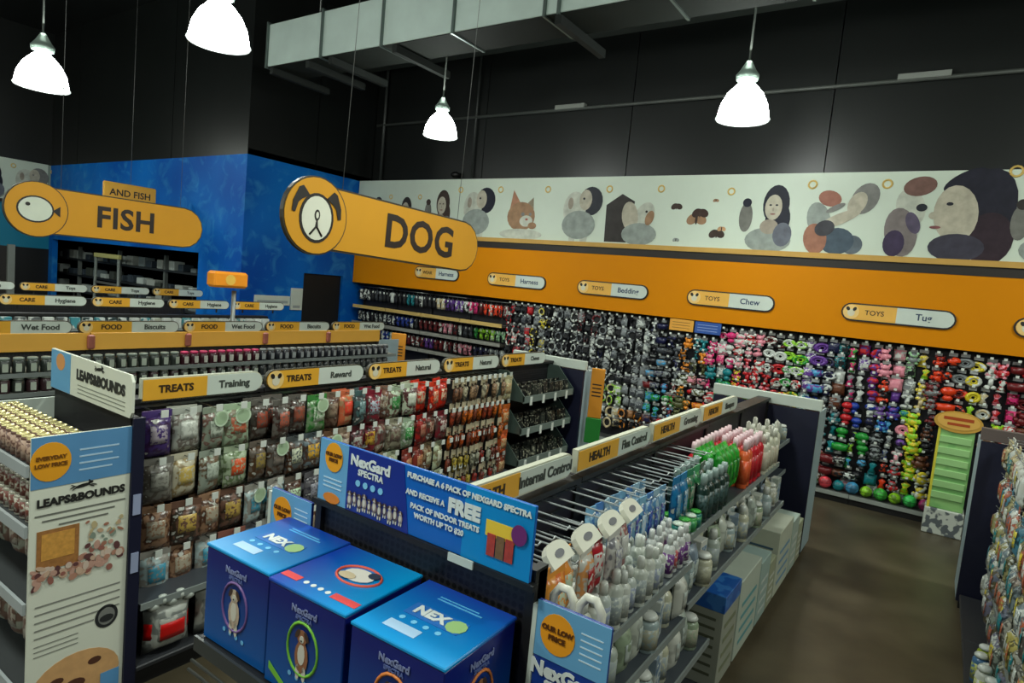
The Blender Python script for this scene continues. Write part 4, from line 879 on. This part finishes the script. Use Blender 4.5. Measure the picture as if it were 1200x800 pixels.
for rw, (zr, row) in enumerate(zip((2.04, 1.58, 1.24), APC)):
    seq = [c for c, n in row for _ in range(n)]; n = len(seq)
    for i, c in enumerate(seq):
        X = APX + .06 + (3.72) * i / (n - 1)
        o = place(garment(c, random.choice([Wt, K, dk(c)]), 0), 'pet_coat', '%s pet coat in the apparel bays, %s row, %s from the blue room' % (cname(c), ['top', 'middle', 'bottom'][rw], ordn(i + 1)), 'pet coat', 'pet coats on the apparel shelves', (X, 9.25, zr), random.uniform(-.5, .5))
        if rw: o.scale = (1, 1, .92)

# ---- treats run: pouches on four rows of hooks
treat_bays = []
TW = [(.16, (70, 50, 110), (60, 34, 80), (170, 160, 170), 0), (.17, (176, 180, 170), (120, 112, 104), (206, 210, 200), 0), (.155, (140, 150, 134), (120, 90, 80), (190, 200, 184), 1), (.17, (168, 190, 160), (130, 120, 100), (200, 110, 80), 1),
      (.14, (96, 92, 86), (70, 56, 48), (150, 70, 50), 0), (.15, (100, 96, 90), (70, 50, 44), (170, 90, 70), 0), (.14, (94, 90, 84), (74, 54, 46), (150, 80, 60), 0), (.165, (60, 130, 60), (120, 150, 110), (190, 206, 180), 1),
      (.13, (120, 96, 80), (80, 50, 40), (150, 130, 110), 0), (.13, (206, 106, 70), (190, 150, 110), (226, 70, 50), 0), (.125, (70, 100, 100), (60, 60, 60), (120, 150, 150), 0), (.14, (130, 34, 50), (90, 60, 60), (160, 170, 180), 0),
      (.12, (130, 96, 78), (96, 60, 50), (190, 180, 160), 0), (.16, (170, 186, 160), (110, 80, 70), (60, 140, 70), 0), (.15, (180, 190, 166), (90, 50, 50), (200, 206, 190), 0), (.14, (206, 50, 26), (150, 30, 22), (190, 170, 140), 0),
      (.14, (214, 60, 30), (140, 30, 24), (200, 160, 130), 0), (.14, (200, 44, 26), (160, 40, 30), (220, 190, 160), 0)]
TROWS = [1.49, 1.215, .94, .67]
ALT = {1: [((120, 118, 110), (90, 84, 76), (150, 150, 140)), ((190, 184, 160), (150, 130, 90), (196, 170, 90)), ((150, 160, 146), (110, 90, 70), (180, 190, 176)), ((170, 186, 156), (110, 130, 90), (222, 92, 50)),
           ((110, 100, 90), (84, 60, 40), (150, 130, 70)), ((100, 96, 90), (80, 56, 40), (130, 120, 110)), ((90, 96, 96), (90, 60, 40), (200, 206, 180)), ((110, 124, 130), (90, 70, 60), (220, 170, 60)), ((110, 80, 60), (150, 130, 110), (90, 60, 40)),
           ((150, 130, 110), (90, 60, 50), (170, 160, 150)), ((100, 50, 56), (60, 50, 50), (150, 150, 140)), ((130, 36, 50), (80, 40, 40), (200, 160, 60)), ((110, 60, 60), (150, 140, 120), (90, 80, 70)), ((140, 136, 116), (96, 84, 70), (110, 90, 80)),
           ((170, 190, 164), (120, 140, 110), (60, 140, 70)), ((150, 34, 30), (90, 30, 28), (160, 110, 90)), ((120, 50, 44), (90, 70, 60), (170, 140, 120)), ((110, 30, 40), (90, 60, 56), (180, 170, 160))],
       2: [((96, 94, 98), (60, 58, 66), (140, 140, 150)), ((150, 150, 142), (60, 58, 62), (180, 184, 176)), ((150, 146, 138), (170, 190, 190), (70, 150, 176)), ((140, 90, 78), (110, 70, 60), (190, 170, 160)), ((100, 90, 80), (80, 50, 40), (176, 204, 170)),
           ((110, 80, 66), (60, 50, 40), (190, 160, 80)), ((150, 116, 90), (90, 60, 44), (170, 160, 140))]}
y = 1.76; ci = 0
hookY = []
while ci < len(TW):
    w_, c, c2, lab, disc = TW[ci]; ci += 1
    yc = y + w_ / 2; hookY.append(yc)
    for rw, z in enumerate(TROWS):
        if rw == 0: a = (c, c2, lab); d_ = disc
        elif rw == 1: a = ALT[1][ci - 1]; d_ = ci in (6, 9)
        else:
            a = random.choice(ALT[2]) if yc < 3 else random.choice([((206, 54, 30), (140, 30, 26), (190, 150, 120)), ((150, 130, 100), (100, 60, 40), (190, 190, 160)), ((170, 180, 150), (130, 120, 90), (200, 200, 180)), ((130, 50, 40), (100, 40, 34), (180, 130, 90))])
            d_ = (ci == 5 and rw == 2)
        for dd in (0, 1):
            if dd == 1 and (random.random() < .35): continue
            nm = 'treat_pouch'
            o = place(pouch(round(w_ + .008, 3), .268, .036, a[0], a[1], a[2], bool(d_) and dd == 0), nm, '%s treat pouch%s, treats wall %s row, %s from near end%s' % (cname(a[0]), ' with round ticket' if d_ and dd == 0 else '', ['top', 'second', 'third', 'lowest'][rw], ordn(ci), ', set behind' if dd else ''),
                  'treat pouch', 'treat pouches on the treats wall', (-3.60 - dd * .07 + random.uniform(-.03, .02), yc + random.uniform(-.012, .012), z + random.uniform(-.012, .01)), PI / 2 + random.uniform(-.28, .28))
    y += w_
# slim chews and cards
si = 0
while y < 5.2:
    w_ = .085; yc = y + w_ / 2; si += 1; hookY.append(yc)
    for rw, z in enumerate((1.49, 1.27, 1.05, .83, .62)):
        c = random.choice([(150, 120, 90), (176, 168, 140), (120, 84, 60), (160, 130, 100)]) if rw == 0 else random.choice([(176, 74, 26), (190, 96, 30), (120, 60, 40), (150, 60, 34)] if rw < 3 else [(130, 60, 44), (170, 150, 60), (150, 150, 130), (140, 40, 30)])
        place(stick(.075, .215, c, dk(c)), 'hanging_chew', '%s slim chew on a card, %s row down, %s chew column of treats wall' % (cname(c), ordn(rw + 1), ordn(si)), 'dog chew', 'slim chews on the treats wall', (-3.58 + random.uniform(-.02, .02), yc, z), PI / 2)
    y += w_
for rw, z in enumerate((1.47, 1.17, .9, .66)):
    c = [(186, 180, 140), (190, 96, 34), (190, 84, 40), (130, 60, 40)][rw]
    q = place(pouch(.165, .262, .025, c, dk(c, .8), (176, 150, 110), False), 'treat_pouch', '%s treat pack at the far end of the treats wall, %s row from the top' % (cname(c), ordn(rw + 1)), 'treat pouch', 'treat pouches on the treats wall', (-3.58, 5.3, z), PI / 2); hookY.append(5.3)
for z in TROWS: link('hook_bar', MB().box(0, 3.75, -.02, 0, z - .022, z - .006, M_STEEL).mesh('hook_bar'), g3o, (.03, .02, 0), PI / 2)
HK2 = MB().tube([(0, 0, 0), (0, -.27, .0), (0, -.285, .015)], .004, M_STEEL, 5).box(-.02, .02, -.29, -.284, -.012, .03, M_TAG).mesh('peg_hook')
for z in TROWS:
    for yc in hookY: link('peg_hook', HK2, g3o, (.03, yc - 1.66, z - .012), PI / 2)
# bags on the shelf below the pouches
for i in range(7):
    yy = 1.86 + i * .3
    a = (sack(.27, .3, .08, (176, 180, 172), (120, 124, 120), (170, 170, 160)))
    o = place(a, 'treat_bag', 'big clear bag of white chews, lower treats shelf, %s from near end' % ordn(i + 1), 'bag', 'big chew bags on the treats shelves', (-3.42, yy, .13), PI / 2)
    if i == 0:
        o['label'] = 'big clear bag of white chews with red band, near end of lower treats shelf'
        link('red_band', MB().pillow(-.135, .135, 0, .3, .08, mat((206, 20, 18), .35), y=.048, nu=4, nv=3, u0=.0, u1=1, v0=.3, v1=.62, off=.006).mesh('red_band'), o)
        q = MB()
        for k in range(5): q.ball((-.1 + k * .05, .0, .3 + .02 * (k % 2)), (.034, .03, .03), mat((190, 198, 190), .4), 8, 5)
        link('white_chews', q.mesh('white_chews'), o)
# far bay: grey-green slanted bins
for i, z in enumerate((1.2, .86, .52)):
    t = thing('slanted_bin', 'grey-green slanted bin of black packets at far end of treats run, %s' % ['top', 'middle', 'bottom'][i], 'bin', (-3.83, 5.46, z), PI / 2)
    mg = mat((66, 80, 74), .35, noise=.25)
    P = [(0, .29), (-.14, .29), (-.37, .05), (-.37, 0), (0, 0)]
    for xx in (0, 1.04):
        q = MB(); q.add([(xx, a, b_) for a, b_ in P] + [(xx + .012, a, b_) for a, b_ in P], [(0, 1, 2, 3, 4), (9, 8, 7, 6, 5)] + [(k, k + 5, (k + 1) % 5 + 5, (k + 1) % 5) for k in range(5)], mg); link('side_panel', q.mesh('side_panel'), t)
    link('tray', MB().box(0, 1.05, -.36, 0, -.012, 0, mg).mesh('tray'), t); link('front_lip', MB().box(0, 1.05, -.366, -.354, -.02, .05, mat((110, 122, 116), .3)).mesh('front_lip'), t)
    for k in range(4): link('price_tag', MB().box(.12 + k * .25, .16 + k * .25, -.372, -.366, -.05, .04, M_TAG).mesh('price_tag'), t)
    for k in range(9):
        for r_ in range(2):
            c = random.choice([(20, 22, 22), (30, 34, 32), (46, 50, 46)])
            q = MB().box(-.045, .045, -.015, .015, 0, .15, pr(c, (150, 150, 130), 40, .3, .62), .006)
            o = link('black_packet', q.mesh('black_packet'), None, (-3.83 + .3 - r_ * .13, 5.53 + k * .115, z), rot=(random.uniform(-.25, -.05), 0, PI / 2))
            tag(o, 'black packet, %s slanted bin, %s row, %s from near side' % (['top', 'middle', 'bottom'][i], ['front', 'back'][r_], ordn(k + 1)), 'packet', 'black packets in the slanted bins')

# ---- cans on the third run
k = 0; y = .9
CAN1 = lambda yy: ((50, 56, 52), (120, 130, 122), (176, 186, 172)) if yy < 3.2 else (((60, 24, 34), (186, 50, 96), (200, 200, 190)) if yy < 4.05 else ((36, 38, 44), (130, 134, 134), (150, 154, 156)))
while y < 6.0:
    k += 1
    for rw, z in enumerate((1.325, 1.17)):
        a = CAN1(y)
        if rw == 1 and y < 4.05: a = (random.choice([(40, 50, 44), (50, 56, 50), (60, 40, 44)]), (170, 180, 170), (190, 200, 186))
        if rw == 1 and y >= 4.05: a = ((50, 54, 56), (190, 196, 190) if k % 4 == 0 else (80, 84, 84), (90, 94, 92))
        place(jar(.125, .043, *a), 'food_jar', '%s food jar under orange edging board, %s shelf, %s from left' % (cname(a[0]), ['upper', 'lower'][rw], ordn(k)), 'jar', 'food jars on the third shelving run', (-5.995, y, z), PI / 2 + random.uniform(-.3, .3))
    y += .095
for i in range(26):
    y = 2.5 + i * .135; c = random.choice([(70, 140, 150), (190, 196, 190), (40, 60, 60), (90, 96, 96), (170, 176, 160)])
    place(carton(.1, .13, .06, c, Wt, K), 'small_carton', '%s small carton on the fourth shelving run, %s from the left' % (cname(c), ordn(i + 1)), 'box', 'small cartons on the fourth shelving run', (-8.49, y, 1.38), PI / 2, parts=False)

# ---- gold-lidded cans on the treats end display
for r_ in range(4):
    for i in range(14):
        place(can(.115, .029, (120, 90, 80), (226, 214, 150), (190, 160, 140)), 'food_can', 'gold-lidded can on the treats end display, %s row, %s from left' % (['front', 'second', 'third', 'back'][r_], ordn(i + 1)), 'can', 'gold-lidded cans', (-4.33 + i * .0645, 1.20 + r_ * .062, 1.337))
for r_ in range(3):
    for i in range(13):
        for l_ in range(2):
            X = -4.33 + i * .069; Y = 1.21 + r_ * .07
            place(can(.1, .033, (190, 186, 170), (206, 206, 196), (120, 70, 60)), 'food_can', 'small pale can, end display second shelf, %s layer, %s row, %s from left' % (['lower', 'upper'][l_], ORD[r_ + 1], ordn(i + 1)), 'can', 'small pale cans', (X, Y, 1.042 + l_ * .105))
for sh_, z in enumerate((.662, .202)):
    for i in range(4):
        place(sack(.2, .32, .1, (180, 182, 166), (140, 110, 96), (200, 190, 176)), 'food_bag', 'cream food bag on the %s shelf of the treats end display, %s from the left' % (['third', 'bottom'][sh_], ordn(i + 1)), 'bag', 'cream food bags', (-4.2 + i * .215, 1.32, z))

# ---- centre run: goods on hooks and shelves facing the aisle
CX = -1.37
F2 = PI / 2
HK3 = MB().tube([(0, 0, 0), (0, -.25, 0), (0, -.262, .018)], .0042, mat((196, 204, 204), .3, .2), 5).mesh('peg_hook')
hks = []
for z in (1.49, 1.41, 1.33):
    link('hook_bar', MB().box(0, 2.3, -.012, 0, z - .02, z - .006, M_BLK).mesh('hook_bar'), g2o, (.03, .02, 0), F2)
    for i in range(21): link('peg_hook', HK3, g2o, (.04, .12 + i * .105, z - .01 + (i % 2) * .01), F2)
def hang(y, z, w_, h, c, c2, lab, label, X=-1.1, d=.03, nm='blister_pack', cat='pack', grp='packs hung on the centre run'):
    return place(pouch(w_, h, d, c, c2, lab, False), nm, label, cat, grp, (X, y, z), F2 + random.uniform(-.15, .15))
for i, (y, c, c2, lab) in enumerate([(1.84, (226, 150, 60), (214, 110, 40), (196, 206, 180)), (1.94, (222, 140, 50), (196, 200, 190), (190, 206, 180)), (2.06, (200, 200, 190), (214, 150, 90), (160, 30, 34)), (2.18, (176, 26, 40), (150, 20, 34), (200, 196, 190)), (2.30, (196, 196, 190), (120, 120, 126), (150, 150, 160)), (2.42, (190, 192, 186), (150, 90, 90), (206, 206, 200))]):
    hang(y, 1.475 + (i % 2) * .012, .115, .25, c, c2, lab, '%s hanging pack with curved white top, %s from the blue header board' % (cname(c), ordn(i + 1)), X=-.975 - (i % 2) * .03, d=.035)
for i, (X, y, z, L_) in enumerate(((-1.0, 1.88, 1.475, .17), (-.995, 2.08, 1.48, .19), (-.99, 2.28, 1.485, .19), (-.99, 2.47, 1.49, .17))):
    q = MB(); P_ = [(-L_ / 2, -.03), (L_ / 2, -.03), (L_ / 2, .0)] + [(L_ / 2 * math.cos(PI * k / 8), .05 * math.sin(PI * k / 8) ** .7) for k in range(1, 8)] + [(-L_ / 2, .0)]
    q.poly(P_, .0, mat((206, 206, 190), .4), .022); q.ell(0, .005, L_ * .2, .014, -.022, mat((96, 98, 104), .4), .002, 14)
    o = link('curved_top_card', q.mesh('curved_top_card'), None, (X, y, z), rot=(-.8, 0, F2 + .1)); tag(o, 'curved white card over the hanging packs, %s from the blue header board' % ordn(i + 1), 'card', 'curved cards over the hanging packs')
for i, X in enumerate((-.83, -.74)):
    q = MB().tube([(-.035, 0, -.16), (-.035, 0, -.02), (-.015, 0, .01), (.015, 0, .01), (.035, 0, -.02), (.035, 0, -.16)], .014, mat((214, 214, 200), .35), 7).box(-.03, .03, -.004, .004, -.3, -.1, mat((190, 194, 186), .4))
    o = link('hook_card', q.mesh('hook_card'), None, (X, 1.64, 1.5)); tag(o, 'white looped card showing above the right wing sign, %s' % ['left one', 'right one'][i], 'card', 'looped cards behind the wing sign')
BLU = [((120, 170, 200), (60, 110, 170), (180, 196, 206)), ((70, 120, 180), (150, 180, 200), (40, 60, 150)), ((150, 180, 196), (80, 130, 170), (60, 80, 160)), ((110, 150, 180), (170, 190, 196), (70, 60, 150))]
kk = 0
for i in range(8):
    y = 2.56 + i * .085; a = BLU[i % 4]; kk += 1
    for r_ in range(2):
        hang(y, 1.43 - r_ * .0, .075, .3 - r_ * .03, a[0], a[1], a[2], '%s slim hanging pack beside the white bottles, %s in line, %s' % (cname(a[0]), ordn(kk), ['front', 'back']
             [r_]), X=-1.1 - r_ * .11, d=.02)
for i in range(5):
    y = 3.28 + i * .11; c, c2, lab = [((24, 110, 160), (16, 80, 130), (120, 150, 170)), ((30, 120, 170), (60, 120, 150), (150, 170, 180)), ((30, 120, 80), (120, 130, 110), (150, 160, 140)), ((60, 150, 90), (30, 90, 60), (170, 180, 150)), ((90, 100, 90), (40, 60, 50), (140, 110, 100))][i]
    hang(y, 1.46, .1, .32, c, c2, lab, '%s tall hanging pack between blue packs and green bottles, %s in line' % (cname(c), ordn(i + 1)), X=-1.07, d=.03)
SX2 = -.93
def shelf_row(z, y0, y1, step, rows, proto_fn, label_fn, cat, grp, X0=-.93, dx=.085, nm='bottle', jit=.006):
    i = 0; y = y0
    while y < y1:
        i += 1
        for r_ in range(rows):
            pf, nn = proto_fn(i, r_, y)
            if pf is None: continue
            place(pf, nn or nm, label_fn(i, r_, y, nn), cat, grp, (X0 - r_ * dx + random.uniform(-jit, jit), y, z), F2 + random.uniform(-.25, .25))
        y += step
WB = [((190, 196, 186), (208, 212, 204), (150, 160, 160)), ((196, 200, 190), (206, 210, 204), (170, 176, 170)), ((184, 192, 186), (210, 214, 206), (140, 150, 170))]
RW = ['front', 'second', 'third', 'back']
shelf_row(1.10, 1.84, 2.80, .082, 4, lambda i, r_, y: (bottle([.19, .21, .235, .2][(i * 5 + r_ * 3) % 4], .034, *WB[(i + r_) % 3], 'std'), 'white_bottle'),
          lambda i, r_, y, n: 'white bottle, upper shelf of centre run, %s rank, %s from blue boxes' % (RW[r_], ordn(i)), 'bottle', 'white bottles on the upper shelf', jit=.012)
shelf_row(1.10, 2.86, 3.08, .07, 3, lambda i, r_, y: (bottle(.2, .028, (200, 204, 200), (206, 210, 206), [(110, 60, 130), (110, 60, 130), (190, 90, 90)][i % 3], 'std'), 'small_bottle'),
          lambda i, r_, y, n: 'small white-capped bottle after the white bottles, %s rank, %s in line' % (RW[r_], ordn(i)), 'bottle', 'small white-capped bottles')
shelf_row(1.165, 3.18, 3.46, .09, 2, lambda i, r_, y: (bottle(.09, .036, [(60, 150, 70), (40, 120, 110), (190, 200, 190)][(i + r_) % 3], (190, 206, 190) if i % 2 else (60, 160, 60), (60, 140, 90), 'wide'), 'small_tub'),
          lambda i, r_, y, n: 'small round tub below the tall hanging packs, %s rank, %s in line' % (RW[r_], ordn(i)), 'tub', 'small tubs on the upper shelf', X0=-1.0)
shelf_row(1.165, 3.56, 3.95, .095, 3, lambda i, r_, y: (bottle(.27, .04, (24, 50, 44), (150, 170, 166), (60, 84, 84), 'std'), 'dark_bottle'),
          lambda i, r_, y, n: 'dark green bottle beside bright green pouches, %s rank, %s in line' % (RW[r_], ordn(i)), 'bottle', 'dark green bottles', X0=-1.0)
for i in range(5):
    for r_ in range(3 if i < 4 else 2):
        y = 4.0 + i * .085
        place(sack(.085, .31, .05, (20, 130, 30), (40, 158, 44), (30, 110, 40)), 'green_pouch', 'bright green upright pouch, upper shelf, %s rank, %s from the dark bottles' % (RW[r_], ordn(i + 1)), 'pouch', 'bright green pouches', (-1.03 - r_ * .065, y, 1.165), F2)
shelf_row(1.165, 4.02, 4.86, .082, 4, lambda i, r_, y: (None if (i < 6 and r_ < 3) else bottle(.335, .036, (214, 96, 50) if (i < 8 and r_ < 2) else (196, 24, 42), (226, 196, 202), (206, 80, 40) if (i < 8 and r_ < 2) else (170, 20, 36), 'std'), 'red_bottle'),
          lambda i, r_, y, n: 'red or orange bottle with pale cap, upper shelf, %s rank, %s in line' % (RW[r_], ordn(i)), 'bottle', 'red bottles with pale caps', X0=-1.0, dx=.075)
shelf_row(1.165, 4.94, 5.42, .085, 3, lambda i, r_, y: (bottle(.30 + .04 * (i % 3 == 0), .036, (196, 196, 176), (206, 206, 194), (190, 180, 160), 'pump' if i % 3 == 0 else 'std'), 'cream_bottle'),
          lambda i, r_, y, n: 'cream bottle at far end of upper shelf, %s rank, %s from the red bottles' % (RW[r_], ordn(i)), 'bottle', 'cream bottles at the far end', X0=-.99)
MIX = [(186, 192, 180), (160, 170, 160), (180, 180, 156), (150, 166, 166), (140, 156, 130), (196, 198, 188), (120, 136, 150)]
def mixfn(hh):
    def fn(i, r_, y):
        c = MIX[(i * 3 + r_) % 7]; t_ = (i * 7 + r_ * 3) % 5
        if t_ == 0: return bottle(hh, .045, c, (206, 210, 202), (150, 160, 160), 'std'), 'bottle'
        if t_ == 1: return bottle(hh * .75, .05, c, (200, 204, 196), (160, 160, 140), 'wide'), 'tub'
        if t_ in (2, 4): return sack(.11, hh * (.9 if t_ == 2 else 1.02), .045, c, dk(c, .85), (170, 180, 174)), 'sachet'
        return carton(.1, hh * .85, .06, c, (190, 196, 190), (90, 120, 150)), 'small_carton'
    return fn
lf = lambda sh_: (lambda i, r_, y, n: '%s on %s shelf of centre run, %s rank, %s from wing sign' % (n.replace('_', ' '), sh_, RW[r_], ordn(i)))
shelf_row(.80, 1.8, 3.1, .13, 2, mixfn(.23), lf('middle'), 'bottle', 'mixed bottles on the middle shelf', X0=-.94, jit=.03)
shelf_row(.86, 3.2, 5.42, .12, 2, mixfn(.235), lambda i, r_, y, n: '%s under the dark and green goods, centre run, %s rank, %s along' % (n.replace('_', ' '), RW[r_], ordn(i)), 'bottle', 'mixed bottles below the green pouches', X0=-.94, jit=.025)
shelf_row(.46, 1.8, 3.6, .14, 2, mixfn(.25), lf('lower'), 'bottle', 'mixed goods on the lower shelf', X0=-.95, jit=.03)
shelf_row(.13, 1.8, 3.5, .16, 1, mixfn(.28), lf('base'), 'bottle', 'mixed goods on the base shelf', X0=-.96, jit=.03)
shelf_row(1.165, 5.55, 6.4, .12, 1, mixfn(.2), lambda i, r_, y, n: '%s on the shallow far bay of the centre run, %s along' % (n.replace('_', ' '), ordn(i)), 'bottle', 'goods in the shallow far bay', X0=-1.14)
# large cartons low in the run
def big(y, w_, z0, z1, c, c2, top, label, d=.28, X=-.84):
    t = thing('large_carton', label, 'box', (X, y, z0), F2, 'large cartons low on the centre run'); h = z1 - z0
    link('carton', MB().box(0, w_, 0, d, 0, h, mat(c, .4), .004).mesh('carton'), t)
    if top: link('top_band', MB().box(-.004, w_ + .004, -.004, d + .004, h - .1, h + .004, pr((30, 84, 160), (50, 110, 180), 12), .003).mesh('top_band'), t)
    q = MB()
    for k in range(4): q.rect(w_ * .15, w_ * .85, h * (.15 + k * .16), h * (.2 + k * .16), -.001, mat(c2, .45, noise=.3, scale=40), .001)
    q2 = MB()
    for k in range(7): q2.rect(.03, d - .04, h * (.12 + k * .1), h * (.15 + k * .1), -.001, mat(dk(c2, .7), .45), .001)
    link('front_print', q.mesh('front_print'), t); link('end_print', q2.mesh('end_print'), t, (0, d, 0), -PI / 2)
big(3.72, .34, .13, .70, (150, 154, 140), (120, 126, 100), True, 'large grey-white carton with bright blue top, lowest shelf of the centre run')
for i in range(4):
    y = 4.1 + i * .57
    big(y, .3 if i % 2 else .54, .13, .66 - .06 * (i % 2), [(176, 186, 172), (150, 172, 166), (182, 188, 170), (160, 176, 166)][i], [(90, 150, 156), (190, 198, 190), (100, 140, 170), (196, 200, 190)][i], False, 'pale grey-green carton with printed bands, base shelf, %s past blue-topped carton' % ordn(i + 1), d=.28)
    if i % 2: big(y + .31, .22, .13, .50, (150, 156, 130), (196, 200, 190), False, 'narrow olive carton, base shelf, %s past blue-topped carton' % ordn(i + 1), d=.28)

# ---- right run, goods facing the aisle
RX = .56
for i in range(22):
    y = 3.3 + i * .145
    for rw, z in enumerate((1.56, 1.27, 1.0, .74, .48)):
        c = random.choice([[(206, 206, 190), (190, 180, 140), (200, 204, 196)], [(150, 150, 110), (70, 120, 140), (170, 100, 80)], [(150, 146, 100), (140, 130, 120), (110, 124, 130)], [(170, 160, 90), (96, 104, 120), (150, 150, 140)], [(130, 140, 130), (110, 110, 130), (170, 170, 150)]][rw])
        place(pouch(.135, .25, .04, c, random.choice([dk(c), Wt, (90, 84, 60)]), random.choice([Wt, TL, YL, (170, 90, 60)]), False), 'treat_bag', '%s hanging bag, right-hand run, %s row down, %s from near side' % (cname(c), ordn(rw + 1), ordn(i + 1)), 'bag', 'bags on the right-hand run', (RX + random.uniform(-.02, .02), y, z), -PI / 2 + random.uniform(-.15, .15))
    if y > 5.2: continue
    c = random.choice([(150, 170, 40), (200, 204, 196), (90, 120, 60), (70, 110, 150)])
    place(bottle(random.choice([.24, .19, .16]), .045, c, Wt, (170, 176, 90), 'wide'), 'bottle', '%s bottle, right-hand run base shelf, %s from near side' % (cname(c), ordn(i + 1)), 'bottle', 'bottles on the right-hand base shelf', (.47 + .03 * (i % 2), y, .13), -PI / 2)
for z in (1.56, 1.27, 1.0, .74, .48):
    link('hook_bar', MB().box(-3.3, 0, -.02, 0, z - .024, z - .006, M_STEEL).mesh('hook_bar'), gRo, (-.03, .4, 0), -PI / 2)
HK4 = MB().tube([(0, 0, 0), (0, -.31, 0), (0, -.325, .015)], .004, M_STEEL, 5).mesh('peg_hook')
for i in range(22):
    for z in (1.56, 1.27, 1.0, .74, .48): link('peg_hook', HK4, gRo, (-.03, .5 + i * .145, z - .014), -PI / 2)
print('objects', len(bpy.data.objects), 'meshes', len(bpy.data.meshes))
